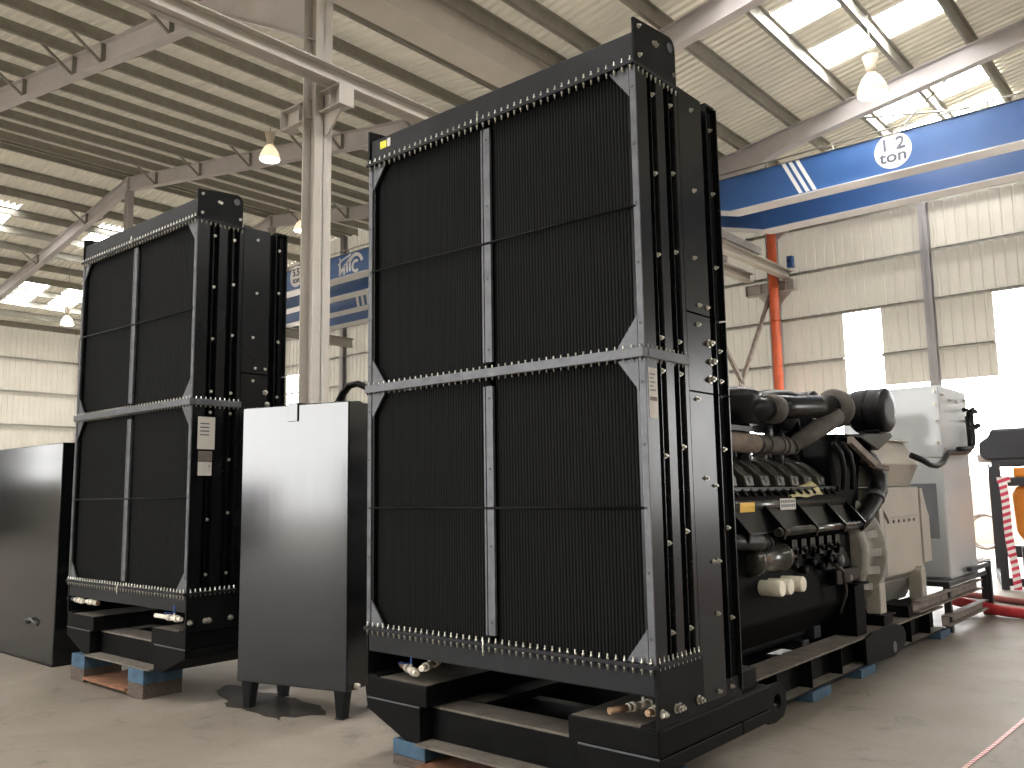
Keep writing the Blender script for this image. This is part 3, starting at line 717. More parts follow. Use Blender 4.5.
# ------------------------------------------------------------------ radiator base frames
def base_frame(label):
    B = thing('base_frame', label, 'steel frame', (-3.2875, 3.6, 0))
    for s_ in (-1, 1):
        o, i = s_ * W, s_ * 0.50
        up = box(min(o, s_*0.52), max(o, s_*0.52), 0.0, 1.22, 0.355, 0.478).build('end_box', M['dustblack'], B, 0.006)
        box(min(o - s_*0.012, s_*0.535), max(o - s_*0.012, s_*0.535), 0.012, 1.2, 0.4785, 0.480).build('dusty_top_plate', M['dust'], up, label='dusty brown top plate')
        prof = [(o, 0.35), (o, 0.285), (s_ * 0.70, 0.146), (s_ * 0.575, 0.146), (s_ * 0.575, 0.35)]
        lo = MB().prism(prof, 'y', 0.0, 0.85).prism([(o, 0.35), (o, 0.285), (s_*0.9, 0.23), (s_*0.9, 0.35)], 'y', 0.86, 1.2).build('lower_box', M['dustblack'], B, 0.005)
        w_ = MB(); w_.box(min(o - s_*.002, s_*0.58), max(o - s_*.002, s_*0.58), -0.003, 0.004, 0.3485, 0.3565); w_.build('weld_seam', M['steel'], lo, label='pale weld seam')
    # cross member: web plate with dusty top and bottom flanges
    cm = box(-0.575, 0.575, 0.10, 0.11, 0.15, 0.335).build('cross_member', M['dustblack'], B)
    box(-0.575, 0.575, 0.10, 0.32, 0.335, 0.349).build('dusty_top_plate', M['dust'], cm, label='dusty brown top flange')
    box(-0.575, 0.575, -0.04, 0.22, 0.146, 0.158).build('bottom_flange', M['dust'], cm, label='dusty brown bottom flange')
    for s_ in (-1, 1):
        MB().box(min(s_*0.36, s_*0.58), max(s_*0.36, s_*0.58), 0.33, 1.25, 0.30, 0.349).box(min(s_*0.48, s_*0.50), max(s_*0.48, s_*0.50), 0.33, 1.25, 0.15, 0.349).build('side_rail', M['dustblack'], B)
        box(min(s_*0.36, s_*0.575), max(s_*0.36, s_*0.575), 0.33, 0.55, 0.3495, 0.351).build('dusty_top_plate', M['dust'], B)
    box(-0.5, 0.5, 0.75, 0.85, 0.20, 0.30).build('cross_tube', M['header'], B, 0.005)
    box(-0.6, 0.6, 1.15, 1.24, 0.15, 0.349).build('rear_member', M['dustblack'], B)
    for s_ in (-1, 1):   # lifting lugs behind the frame
        yc, zc = 1.31, 0.37
        outer = [(1.18, 0.27)] + [(1.27, 0.262)] + arc((yc + 0.02, zc), 0.105, -PI*0.35, PI*0.55, 8) + [(1.18, 0.478)]
        hole = arc((yc, zc), 0.05, 0, 2*PI, 14)[:-1]
        bm = bmesh.new()
        x0, x1 = s_ * (W - 0.03), s_ * (W - 0.005)
        for x in (x0, x1):
            ov = [bm.verts.new((x, a, b)) for a, b in outer]; hv = [bm.verts.new((x, a, b)) for a, b in hole]
            es = [bm.edges.new((ov[k], ov[(k+1) % len(ov)])) for k in range(len(ov))] + [bm.edges.new((hv[k], hv[(k+1) % len(hv)])) for k in range(len(hv))]
            bmesh.ops.triangle_fill(bm, edges=es, use_beauty=True)
        bm.verts.ensure_lookup_table(); nv = len(outer) + len(hole)
        for base, cnt in ((0, len(outer)), (len(outer), len(hole))):
            for k in range(cnt):
                a, b = base + k, base + (k + 1) % cnt
                bm.faces.new((bm.verts[a], bm.verts[b], bm.verts[b + nv], bm.verts[a + nv]))
        q = MB(); q.bm.free(); q.bm = bm; q.build('lifting_lug', M['dustblack'], B)
    return B
BA = base_frame('black welded steel base frame under the nearest radiator')
BB = copy_tree(BA); BB['label'] = 'black welded steel base frame under the farther radiator'
BB.location = (-7.42, 3.474, 0.083); BB.rotation_euler = (0, 0, 0.0101)

# timber packers
def packer(x, y, w, d, h, label, rz=0.0, split=0.5, group=None):
    P = thing('timber_packer', label, 'timber block', (x, y, 0), rz, group)
    hb = h * split
    if hb > 0.005: box(-w/2, w/2, 0, d, 0, hb).build('bare_base', M['wood'], P, 0.006, label='bare worn lower half')
    box(-w/2, w/2, 0, d, hb + 0.0005, h).build('painted_block', M['bluewood'], P, 0.005)
    return P
packer(-7.06 + 0.0, 3.44, 0.26, 0.34, 0.226, 'blue topped timber block under the farther radiator beside the tank with legs', 0.0101, 0.5)
packer(-8.13, 3.43, 0.26, 0.34, 0.226, 'blue topped timber block under the farther radiator beside the far tank', 0.0101, 0.5)
rb = box(-0.56, 0.56, 0.0, 0.5, 0.03, 0.05).box(-0.50, -0.44, 0.05, 0.45, 0, 0.03).box(0.44, 0.5, 0.05, 0.45, 0, 0.03).build('rusty_board', M['rust'])
rb.location = (-7.595, 3.42, 0.0); rb.rotation_euler = (0.0, 0, 0.01); rb.scale = (0.70, 1, 1); tag(rb, 'rust brown board on the floor between the blue timber blocks', 'board')
packer(-3.96, 3.60, 0.28, 0.36, 0.144, 'blue timber block under the corner of the nearest radiator', 0, 0.38)
rb = box(-0.26, 0.30, 0.0, 0.5, 0.012, 0.05).box(-0.2, -0.14, 0.05, 0.45, 0, 0.012).box(0.2, 0.26, 0.05, 0.45, 0, 0.012).build('rusty_board', M['rust']); rb.location = (-3.55, 3.52, 0.0); tag(rb, 'orange brown board on the floor under the nearest radiator', 'board')
packer(-2.60, 3.62, 0.30, 0.6, 0.144, 'blue timber block hidden at the near corner of the nearest radiator', 0, 0.38)
for (y, lab) in ((6.52, 'blue timber block under the long skid, nearest to the radiator'), (7.56, 'blue timber block under the long skid just before the second lifting eye'), (9.95, 'blue timber block at the far end of the long skid')):
    packer(-2.86, y, 0.34, 0.36, 0.072, lab, 0, 0.0)

# ------------------------------------------------------------------ free-standing tanks
def tank(label, x, y, rz, w, z0, z1, d, legs=True):
    T = thing('steel_tank', label, 'tank', (x, y, 0), rz)
    b = MB(); b.box(0, w, 0, d, z0, z1); b.build('body', M['panel'], T, 0.008)
    if legs:
        for lx in (0.03, w - 0.13):
            for ly in (0.02, d - 0.12):
                mb = MB()
                mb.prism([(lx, z0), (lx + 0.10, z0), (lx + 0.085, 0.006), (lx + 0.025, 0.006)], 'y', ly, ly + 0.008)
                mb.prism([(ly, z0), (ly + 0.10, z0), (ly + 0.06, 0.006), (ly, 0.006)], 'x', lx + 0.08, lx + 0.088)
                mb.box(lx + 0.02, lx + 0.09, ly - 0.01, ly + 0.07, 0, 0.008)
                mb.build('leg', M['satin'], T)
        mb = MB(); mb.box(0.468, 0.562, -0.012, -0.002, z1 - 0.13, z1 + 0.014).box(0.468, 0.562, -0.012, 0.09, z1 + 0.002, z1 + 0.014)
        mb.build('lid_clip', M['panel'], T, 0.002)
        MB().lathe([(0.02, 0), (0.02, 0.03), (0.012, 0.04)], (w + 0.001, 0.10, z0 + 0.03), 'x', 10).build('drain_plug', M['wrap'], T, label='pale drain plug')
        MB().lathe([(0.045, 0), (0.045, 0.02), (0.03, 0.03)], (w - 0.15, 0.3, z1), 'z', 14).build('filler_cap', M['satin'], T)
    else:
        MB().box(0.0, w, -0.001, d, 0.0, 0.012).build('base_plate', M['satin'], T)
        MB().tube([(w - 0.63, -0.004, 0.36), (w - 0.61, -0.03, 0.40), (w - 0.52, -0.03, 0.42), (w - 0.42, -0.03, 0.40), (w - 0.40, -0.004, 0.36)], 0.009, 8).build('handle', M['steel'], T)
    return T
tank('black glossy upright tank on legs between the two radiators', -6.097, 3.77, 0.2535, 1.041, 0.195, 2.301, 0.52)
tank('black upright tank standing on the floor beside the farther radiator', -8.954 - 1.75, 3.531, 0.004, 1.75, 0.012, 2.165, 0.55, False)
h = MB().tube([(-7.22, 5.5, 0.0), (-7.22, 5.5, 2.25), (-7.13, 5.5, 2.5), (-7.04, 5.5, 2.64), (-6.93, 5.5, 2.71), (-6.8, 5.5, 2.715), (-6.66, 5.5, 2.66), (-6.5, 5.5, 2.45)], [0.06, 0.06, 0.055, 0.04, 0.035, 0.033, 0.033, 0.033], 12)
h = h.build('coolant_hose', M['rubber']); tag(h, 'black curved hose end showing above the tank on legs', 'hose')

exec_genset = True
# ------------------------------------------------------------------ long skid under engine and alternator
SK = thing('engine_skid', 'long black steel skid beneath the engine and alternator', 'skid', (0, 0, 0))
def ibeam(x0, x1, y0, y1, name='side_beam'):
    b = MB(); xm = (x0 + x1) / 2
    b.box(x0, x1, y0, y1, 0.075, 0.090).box(xm - 0.008, xm + 0.008, y0, y1, 0.09, 0.300)
    y = y0 + 0.45
    while y < y1: b.box(x0 + 0.01, x1 - 0.004, y, y + 0.012, 0.09, 0.3); y += 0.62
    o = b.build(name, M['dustblack'], SK)
    box(x0, x1, y0, y1, 0.300, 0.316).build('top_flange', M['dust'], o, label='dusty brown top flange')
    box(x0 + 0.002, x1 - 0.002, y0, y1, 0.0905, 0.092).build('flange_dust', M['dust'], o)
    return o
ibeam(-2.955, -2.715, 4.9, 10.2); ibeam(-3.865, -3.625, 4.9, 10.2)
for y in (5.1, 6.6, 8.0, 9.0, 10.0): box(-3.63, -2.95, y, y + 0.14, 0.10, 0.28).build('cross_member', M['dustblack'], SK, 0.004)
box(-3.63, -2.95, 7.0, 7.14, 0.28, 0.36).build('cross_rail', M['header'], SK, 0.01); box(-3.63, -2.95, 7.25, 7.4, 0.34, 0.44).build('cross_rail', M['header'], SK, 0.01)
lug = MB().prism([(7.70, 0.30), (7.70, 0.09), (8.40, 0.06), (8.66, 0.085), (8.78, 0.15), (8.79, 0.22), (8.72, 0.29), (8.55, 0.33), (7.9, 0.335)], 'x', -2.715, -2.685)
lug = lug.build('lifting_lug', M['dustblack'], SK, 0.003)
MB().lathe([(0.05, 0), (0.05, 0.004)], (-2.685, 8.44, 0.14), 'x', 18).build('lifting_eye', M['steel'], lug); 
box(-3.11, -2.76, 7.72, 7.96, 0.317, 0.75).box(-3.14, -2.72, 7.70, 7.99, 0.75, 0.765).build('engine_pedestal', M['engmatte'], SK, 0.006)
box(-3.83, -3.48, 7.72, 7.96, 0.317, 0.75).build('engine_pedestal', M['engmatte'], SK, 0.006)
for y in (8.42, 9.72):
    MB().box(-2.97, -2.76, y, y + 0.26, 0.317, 0.40).box(-3.0, -2.74, y - 0.02, y + 0.30, 0.40, 0.415).build('foot_pad', M['dustblack'], SK, 0.004)
box(-3.1, -2.74, 9.1, 9.6, 0.317, 0.43).build('cable_tray', M['dustblack'], SK, 0.004)

# ------------------------------------------------------------------ engine
EN = thing('diesel_engine', 'black many cylinder diesel engine between the nearest radiator and the alternator', 'engine', (0, 0, 0))
XC = -3.29
def E(mb, name, m='engblack', bevel=0.0, parent=None, label=None): return mb.build(name, M[m], parent or EN, bevel, label=label)
blk = MB(); blk.prism([(XC-0.40, 0.42), (XC+0.30, 0.42), (XC+0.42, 0.62), (XC+0.42, 1.18), (XC+0.30, 1.32), (XC-0.42, 1.32), (XC-0.5, 0.62)], 'y', 4.95, 8.0)
E(blk, 'engine_block', 'engmatte', 0.02)
for s_ in (1, -1):
    q = MB(); q.prism([(XC + s_*0.02, 1.30), (XC + s_*0.36, 1.30), (XC + s_*0.40, 1.56), (XC + s_*0.30, 1.62), (XC + s_*0.02, 1.66)], 'y', 5.0, 7.95); E(q, 'cylinder_head', 'engmatte', 0.015)
    nR = 9
    for k in range(nR):
        yc = 5.32 + 0.287 * k
        # curved rocker cover with a flat end face and a dark triangular socket
        def rp(t): # outer then inner arc
            return None
        cx_, cz_ = XC - s_ * 0.04, 1.60
        out = [(cx_ + s_ * 0.0, 1.875)] + [(cx_ + s_ * 0.37 * math.sin(a), cz_ + 0.27 * math.cos(a)) for a in (0.35, 0.6, 0.85, 1.05)] + [(cx_ + s_ * 0.372, 1.70), (cx_ + s_ * 0.385, 1.615)]
        inn = [(cx_ + s_ * 0.22, 1.615), (cx_ + s_ * 0.18, 1.68), (cx_ + s_ * 0.0, 1.74)]
        q = MB(); q.prism(out + inn, 'y', yc - 0.075, yc + 0.075)
        rc = E(q, 'rocker_cover', 'cover', 0.012)
        x_ = cx_ + s_ * 0.380
        q = MB(); q.prism([(yc - 0.032, 1.685), (yc + 0.032, 1.685), (yc, 1.635)], 'x', min(x_ - 0.004 * s_, x_ + s_ * 0.003), max(x_ - 0.004 * s_, x_ + s_ * 0.003)); E(q, 'socket', 'dark', 0, rc)
    q = MB(); q.box(min(XC + s_*0.28, XC + s_*0.40), max(XC + s_*0.28, XC + s_*0.40), 5.05, 7.9, 1.585, 1.612)
    for k in range(18): q.tube([(XC + s_*0.39, 5.2 + 0.145*k, 1.595), (XC + s_*0.42, 5.2 + 0.145*k, 1.565), (XC + s_*0.39, 5.3 + 0.145*k, 1.545)], 0.014, 6)
    E(q, 'fuel_rail', 'engblack')
# long oil cooler duct with clamping straps on the visible side
q = MB(); q.tube([(-2.95, 4.95, 1.475), (-2.95, 7.98, 1.475)], 0.068, 18); E(q, 'oil_cooler', 'rocker', label='long grey black cooler tube')
q = MB(); q.prism([(-3.02, 1.26), (-2.80, 1.27), (-2.90, 1.46), (-3.02, 1.50)], 'y', 5.0, 7.95); E(q, 'cooler_casing', 'engblack', 0.01)
q = MB(); q.tube([(-2.765, 6.22, 1.272), (-2.765, 8.0, 1.272)], 0.034, 14); E(q, 'water_rail', 'rocker', label='glossy lower rail')
for y in (5.68, 6.28, 6.90, 7.52, 8.0):
    q = MB(); q.prism([(-3.02, 1.57), (-2.965, 1.572), (-2.72, 1.29), (-2.74, 1.22), (-3.02, 1.26)], 'y', y - 0.018, y + 0.018); E(q, 'strap_plate', 'engblack', 0.003)
MB().prism([(-2.881, 1.50), (-2.880, 1.475), (-2.885, 1.42), (-2.888, 1.42), (-2.883, 1.475), (-2.884, 1.50)], 'y', 5.86, 6.10).build('warning_sticker', M['yellow'], EN, label='yellow warning sticker')
box(-2.884, -2.880, 6.55, 6.85, 1.43, 1.52).build('data_plate', M['paper'], EN, label='pale data plate with two printed lines')
for zz in (1.463, 1.497):
    for k in range(7): box(-2.880, -2.8792, 6.565 + 0.04*k, 6.592 + 0.04*k, zz - 0.011, zz + 0.011).build('plate_print', M['text'], bpy.data.objects['data_plate'])
# lower cooler / starter, hoses and brackets
q = MB(); q.lathe([(0.05, 5.90), (0.11, 5.92), (0.11, 5.98), (0.10, 6.0), (0.10, 6.40), (0.11, 6.41), (0.11, 6.47), (0.06, 6.49)], (-2.86, 0, 1.075), 'y', 22); E(q, 'starter_motor', 'rocker', label='grey black cylindrical starter')
q = MB(); q.tube([(-2.82, 5.3, 1.23), (-2.80, 5.6, 1.235), (-2.80, 5.9, 1.215), (-2.83, 6.15, 1.20), (-2.95, 6.3, 1.17)], [0.05, 0.055, 0.06, 0.06, 0.05], 14); E(q, 'lower_hose', 'rubber')
q = MB(); q.lathe([(0.066, 6.02), (0.066, 6.05)], (-2.82, 0, 1.205), 'y', 16).lathe([(0.066, 6.1), (0.066, 6.13)], (-2.825, 0, 1.203), 'y', 16); E(q, 'hose_clamp', 'engblack')
q = MB()
for k in range(6):
    y = 6.55 + 0.18 * k
    q.box(-2.92, -2.80, y, y + 0.10, 1.06 + 0.02 * (k % 3), 1.2).tube([(-2.86, y, 1.16), (-2.79, y + 0.05, 1.12), (-2.84, y + 0.13, 1.05)], 0.02, 8)
    q.lathe([(0.03, -0.02), (0.03, 0.03), (0.02, 0.04)], (-2.84, y + 0.09, 1.0 - 0.05 * (k % 2)), 'x', 12)
E(q, 'fuel_pumps', 'engblack')
q = MB(); q.lathe([(0.24, 0.0), (0.26, 0.02), (0.26, 0.10), (0.2, 0.13), (0.1, 0.14)], (-3.02, 7.05, 0.80), 'x', 28); E(q, 'side_cover', 'engblack', label='round black side cover')
q = MB(); q.tube([(-2.74, 7.24, 0.97), (-2.73, 7.4, 0.9), (-2.74, 7.46, 0.72), (-2.78, 7.4, 0.55)], 0.016, 8); E(q, 'oil_line', 'rocker')
q = MB(); q.box(-3.05, -2.78, 7.38, 7.92, 0.78, 0.90).prism([(7.3, 0.9), (7.95, 0.9), (7.75, 1.08), (7.5, 1.1)], 'x', -3.05, -2.84); E(q, 'mount_bracket', 'engblack', 0.01)
for (y, z) in ((7.55, 0.98), (7.72, 0.815)):
    q = MB(); q.lathe([(0.05, 0), (0.05, 0.03), (0.02, 0.045)], (-2.82, y, z), 'x', 14); E(q, 'bolt_cap', 'steel')
q = MB(); q.box(XC - 0.30, XC + 0.28, 5.2, 7.3, 0.36, 0.44); E(q, 'oil_pan', 'engmatte', 0.03)
# oil filters
for y in (6.11, 6.26, 6.49):
    q = MB(); q.lathe([(0.035, -0.43), (0.044, -0.43), (0.044, -0.37), (0.050, -0.35), (0.058, -0.10), (0.058, -0.008), (0.052, 0.0)], (-2.70, y, 0.875), 'x', 22)
    E(q, 'oil_filter', 'filt', label='cream oil filter')
q = MB(); q.box(-3.2, -3.10, 6.0, 6.6, 0.78, 0.97); E(q, 'filter_head', 'engblack', 0.02)
# charge pipes, exhaust, air filters
q = MB(); q.tube([(-3.08, 4.9, 1.985), (-3.08, 6.55, 1.965)], 0.082, 16); E(q, 'exhaust_pipe', 'lag', label='brown lagged exhaust pipe')
q = MB(); q.tube([(-3.08, 6.5, 1.965), (-3.08, 7.0, 1.96), (-3.08, 7.35, 1.955)], [0.075, 0.075, 0.062], 16); 
for y in (6.6, 6.75, 7.0, 7.1): q.lathe([(0.085, y), (0.085, y + 0.03)], (-3.08, 0, 1.962), 'y', 16)
E(q, 'exhaust_bellows', 'greylag')
q = MB(); q.tube([(-3.06, 7.25, 1.96), (-3.02, 7.55, 2.07), (-2.98, 7.85, 2.18), (-2.96, 8.05, 2.26)], [0.065, 0.08, 0.085, 0.095], 16); E(q, 'grey_sleeve', 'greylag', label='dull grey insulated elbow sleeve')
q = MB(); q.tube([(-3.12, 6.7, 2.27), (-3.05, 7.2, 2.30), (-3.02, 7.7, 2.335), (-3.02, 8.1, 2.355)], [0.105, 0.105, 0.105, 0.115], 18); E(q, 'air_pipe', 'engblack')
q = MB(); q.lathe([(0.12, 8.08), (0.16, 8.09), (0.185, 8.13), (0.185, 8.18), (0.17, 8.24), (0.12, 8.28)], (-3.0, 0, 2.345), 'y', 28); E(q, 'air_collar', 'greylag', label='dull brown collar on the air pipe')
def air_filter(x0, x1, y, z, r):
    q = MB(); n = 12; L = x1 - x0
    prof = [(r*0.45, 0), (r*0.8, 0.01), (r*0.97, 0.05)]
    for k in range(n):
        a = 0.06 + (L - 0.14) * k / n; prof += [(r, a), (r, a + (L-0.14)/n*0.6), (r*0.975, a + (L-0.14)/n*0.75)]
    prof += [(r*1.02, L - 0.07), (r*1.02, L - 0.03), (r*0.97, L - 0.02), (r*0.85, L), (r*0.5, L + 0.005)]
    q.lathe(prof, (x0, y, z), 'x', 36); f = E(q, 'air_filter', 'rubber')
    q = MB(); q.lathe([(r*1.03, L*0.45), (r*1.03, L*0.45 + 0.03)], (x0, y, z), 'x', 36); E(q, 'band_clamp', 'engblack', 0, f)
    q = MB(); q.box(x0 + 0.1, x0 + L*0.8, y - 0.12, y + 0.12, z - r - 0.06, z - r + 0.02); E(q, 'filter_bracket', 'engblack', 0.01, f)
    return f
air_filter(-3.08, -2.70, 8.84, 2.355, 0.215); air_filter(-3.95, -3.42, 8.84, 2.39, 0.215)
q = MB(); q.lathe([(0.10, -3.2), (0.13, -3.16), (0.14, -3.06)], (0, 8.84, 2.355), 'x', 24).tube([(-3.15, 8.84, 2.355), (-3.2, 8.6, 2.35), (-3.08, 8.35, 2.35), (-3.0, 8.2, 2.345)], 0.12, 18); E(q, 'filter_elbow', 'rubber')
q = MB(); q.lathe([(0.05, 2.50), (0.20, 2.475), (0.26, 2.43), (0.27, 2.40), (0.25, 2.36), (0.23, 2.24), (0.16, 2.12)], (-3.26, 7.33, -0.02), 'z', 32); E(q, 'turbocharger', 'rubber', label='dark rounded turbocharger housing')
q = MB(); q.lathe([(0.05, 2.44), (0.18, 2.42), (0.25, 2.38), (0.24, 2.33), (0.22, 2.12)], (-3.26, 6.55, 0.0), 'z', 30); E(q, 'turbocharger', 'rubber')
q = MB(); q.tube([(-3.2, 6.45, 2.2), (-3.05, 6.62, 2.25), (-3.01, 6.86, 2.255)], [0.09, 0.095, 0.095], 16); E(q, 'turbo_elbow', 'rubber')
q = MB(); q.lathe([(0.10, 6.72), (0.122, 6.73), (0.122, 6.84), (0.10, 6.85)], (-3.01, 0, 2.255), 'y', 20); E(q, 'sleeve', 'greylag', label='dull tan sleeve')
q = MB(); q.box(XC - 0.3, XC + 0.28, 5.0, 6.4, 2.05, 2.09); E(q, 'heat_shield', 'engblack')
q = MB(); 
for a_, b_, r_ in (((XC + .1, 7.2, 2.15), (XC + .1, 7.2, 1.6), 0.08), ((XC + .1, 6.55, 2.15), (XC + .1, 6.55, 1.6), 0.08), ((XC, 7.75, 2.3), (XC, 7.85, 1.6), 0.10)): E(MB().tube([a_, b_], r_, 12), 'turbo_neck', 'engblack')
# rear end plate, support bracket for filters, hoses
q = MB(); q.prism([(7.86, 0.95), (8.42, 1.2), (8.62, 1.85), (8.9, 2.12), (8.05, 2.1), (7.86, 1.88)], 'x', -3.75, -2.95); E(q, 'gear_case', 'engmatte', 0.02)
q = MB(); q.prism([(8.1, 2.06), (8.3, 2.10), (9.0, 2.14), (9.06, 2.10), (8.6, 1.95)], 'x', -3.8, -2.76); E(q, 'filter_platform', 'engblack', 0.01)
q = MB(); q.bar((-2.80, 7.95, 2.03), (-2.80, 8.66, 1.79), 0.05, 0.07).bar((-2.83, 8.5, 1.82), (-2.72, 8.72, 1.775), 0.03, 0.05); E(q, 'support_bracket', 'channel', 0.004, label='dull grey slanted support bracket')
for dy, xx in ((0.0, -2.86), (0.2, -2.85)):
    q = MB(); q.tube([(xx, 7.7 + dy, 2.0), (xx + .02, 7.82 + dy, 1.9), (xx + .02, 7.87 + dy, 1.75), (xx, 7.87 + dy, 1.58)], 0.024, 8); E(q, 'breather_hose', 'rubber')
q = MB(); q.tube([(-2.9, 8.35, 1.93), (-2.87, 8.62, 1.86), (-2.85, 8.78, 1.72), (-2.84, 8.74, 1.56), (-2.84, 8.56, 1.44), (-2.84, 8.32, 1.33), (-2.85, 8.02, 1.22)], [0.085, 0.09, 0.095, 0.09, 0.082, 0.078, 0.075], 18); E(q, 'coolant_elbow', 'rubber', label='thick black bent coolant tube')
q = MB(); q.tube([(-2.845, 8.66, 1.52), (-2.84, 8.62, 1.48)], 0.094, 18); E(q, 'clamp', 'steel')
# flywheel housing
q = MB(); q.lathe([(0.52, 7.98), (0.55, 8.0), (0.55, 8.10), (0.50, 8.14), (0.50, 8.40), (0.58, 8.43), (0.58, 8.50), (0.5, 8.52)], (XC, 0, 1.0), 'y', 40)
for k in range(20):
    a = 2 * PI * k / 20; c_, s2 = math.cos(a), math.sin(a)
    q.bar((XC + c_*0.50, 8.12, 1.0 + s2*0.50), (XC + c_*0.545, 8.42, 1.0 + s2*0.545), 0.02, 0.07)
    q.lathe([(0.016, 8.505), (0.016, 8.53)], (XC + c_*0.545, 0, 1.0 + s2*0.545), 'y', 6)
E(q, 'flywheel_housing', 'cast', label='grey cast flywheel housing')

# yellow film on the cooler
bm = MB(); nx, ny = 9, 6
pts = [[None]*ny for _ in range(nx)]
for i in range(nx):
    for j in range(ny):
        u, v = i / (nx - 1), j / (ny - 1)
        y = 6.74 + 0.62 * u + 0.02 * math.sin(5*v + u); w_ = 0.25 + 0.75 * u
        z = 1.512 + (0.02 + 0.125 * u) * math.sin(PI * (0.04 + 0.62 * v)) + 0.008 * math.sin(9*u + 4*v)
        x = -2.862 - 0.13 * v * w_ + 0.010 * math.sin(7*u + 2*v)
        pts[i][j] = bm.bm.verts.new((x, y, z + 0.01))
for i in range(nx - 1):
    for j in range(ny - 1):
        f = bm.bm.faces.new((pts[i][j], pts[i+1][j], pts[i+1][j+1], pts[i][j+1])); f.smooth = True
o = bm.build('plastic_film', M['rag']); so = o.modifiers.new('thickness', 'SOLIDIFY'); so.thickness = 0.006
tag(o, 'crumpled pale yellow plastic film lying on the engine cooler', 'plastic film')

# ------------------------------------------------------------------ alternator
AL = thing('alternator', 'large grey alternator at the end of the engine', 'alternator', (0, 0, 0))
def A(mb, name, m='alt', bevel=0.0, parent=None, label=None): return mb.build(name, M[m], parent or AL, bevel, label=label)
XA = XC
hexp = [(XA-0.30, 0.62), (XA+0.30, 0.62), (XA+0.44, 0.72), (XA+0.44, 1.595), (XA-0.44, 1.595), (XA-0.44, 0.72)]
A(MB().prism(hexp, 'y', 8.88, 10.10), 'stator_housing', 'alt', 0.015)
A(MB().box(XA+0.44, XA+0.452, 8.96, 10.02, 1.29, 1.585), 'side_cover', 'alt', 0.006)
for k in range(6): A(MB().lathe([(0.016, 0), (0.016, 0.012)], (XA+0.442, 9.0 + 0.17*k, 1.25), 'x', 8), 'rivet', 'altdark')
A(MB().prism([(XA-0.36, 1.60), (XA+0.36, 1.60), (XA+0.47, 1.83), (XA+0.33, 2.08), (XA-0.33, 2.08), (XA-0.47, 1.83)], 'y', 8.78, 10.06), 'terminal_box', 'alt', 0.01)
A(MB().box(XA-0.37, XA+0.37, 8.74, 10.12, 2.08, 2.10), 'terminal_lid', 'alt', 0.005)
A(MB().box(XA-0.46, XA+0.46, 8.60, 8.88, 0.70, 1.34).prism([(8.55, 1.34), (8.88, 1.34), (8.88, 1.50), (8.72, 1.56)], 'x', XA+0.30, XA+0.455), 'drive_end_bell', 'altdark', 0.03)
A(MB().prism([(8.62, 1.05), (8.74, 1.05), (8.74, 1.38), (8.90, 1.26), (8.90, 1.50), (8.72, 1.60), (8.62, 1.46)], 'x', XA+0.46, XA+0.49), 'lifting_bracket', 'alt', 0.004)
A(MB().prism([(10.08, 0.78), (10.36, 0.78), (10.36, 1.28), (10.30, 1.34), (10.24, 1.44), (10.16, 1.58), (10.08, 1.58)], 'x', XA+0.40, XA+0.46), 'lifting_bracket', 'alt', 0.006)
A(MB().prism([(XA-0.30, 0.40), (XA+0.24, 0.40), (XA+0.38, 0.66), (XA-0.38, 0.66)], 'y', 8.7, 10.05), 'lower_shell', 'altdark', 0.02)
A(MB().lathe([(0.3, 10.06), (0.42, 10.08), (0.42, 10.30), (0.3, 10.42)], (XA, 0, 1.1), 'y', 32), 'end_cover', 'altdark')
for y in (8.46, 9.78):
    A(MB().box(XA+0.36, XA+0.50, y, y + 0.16, 0.416, 0.70).prism([(y, 0.70), (y + 0.16, 0.70), (y + 0.13, 0.76), (y + 0.03, 0.76)], 'x', XA+0.36, XA+0.50), 'foot', 'alt', 0.012)
    A(MB().box(XA-0.50, XA-0.36, y, y + 0.16, 0.416, 0.70), 'foot', 'alt', 0.012)

# ------------------------------------------------------------------ control cabinet on its stand
CB = thing('control_cabinet', 'tall pale grey control cabinet behind the alternator', 'cabinet', (0, 0, 0))
CX0, CX1, CY0, CY1, CZ0, CZ1 = -3.86, -2.755, 10.78, 12.0, 0.545, 2.755
box(CX0, CX1, CY0, CY1, CZ0, CZ1).build('cabinet_body', M['cab'], CB, 0.012)
up = box(CX0 + 0.02, CX1 + 0.012, CY0 - 0.02, CY0, 1.93, CZ1 + 0.01).build('upper_panel', M['cab'], CB, 0.006)
box(CX1, CX1 + 0.016, CY0 - 0.01, CY1 - 0.02, 1.98, CZ1 + 0.01).build('side_panel', M['cab'], CB, 0.004)
for z in (2.7, 2.55, 2.35, 2.1): inst(BIG, 'bolt', up, (CX1 - 0.03, CY0 - 0.021, z), (PI/2, 0, 0))
for yy, zz in ((10.86, 2.66), (11.2, 2.62), (11.5, 2.62), (11.86, 2.66), (11.86, 2.4), (10.86, 2.03)): inst(BIG, 'bolt', CB, (CX1 + 0.016, yy, zz), (0, PI/2, 0))
box(CX0 + 0.02, CX1 - 0.01, CY0 - 0.014, CY0, CZ0 + 0.02, 1.92).build('door', M['cab'], CB, 0.006)
v = MB(); v.box(-3.42, -2.84, CY0 - 0.018, CY0 - 0.0145, 1.0, 1.63); v.build('vent_panel', M['vent'], CB, label='dark grey vent panel')
inst(HOLE, 'lock', CB, (CX1 + 0.001, 10.9, 1.3), (0, PI/2, 0))
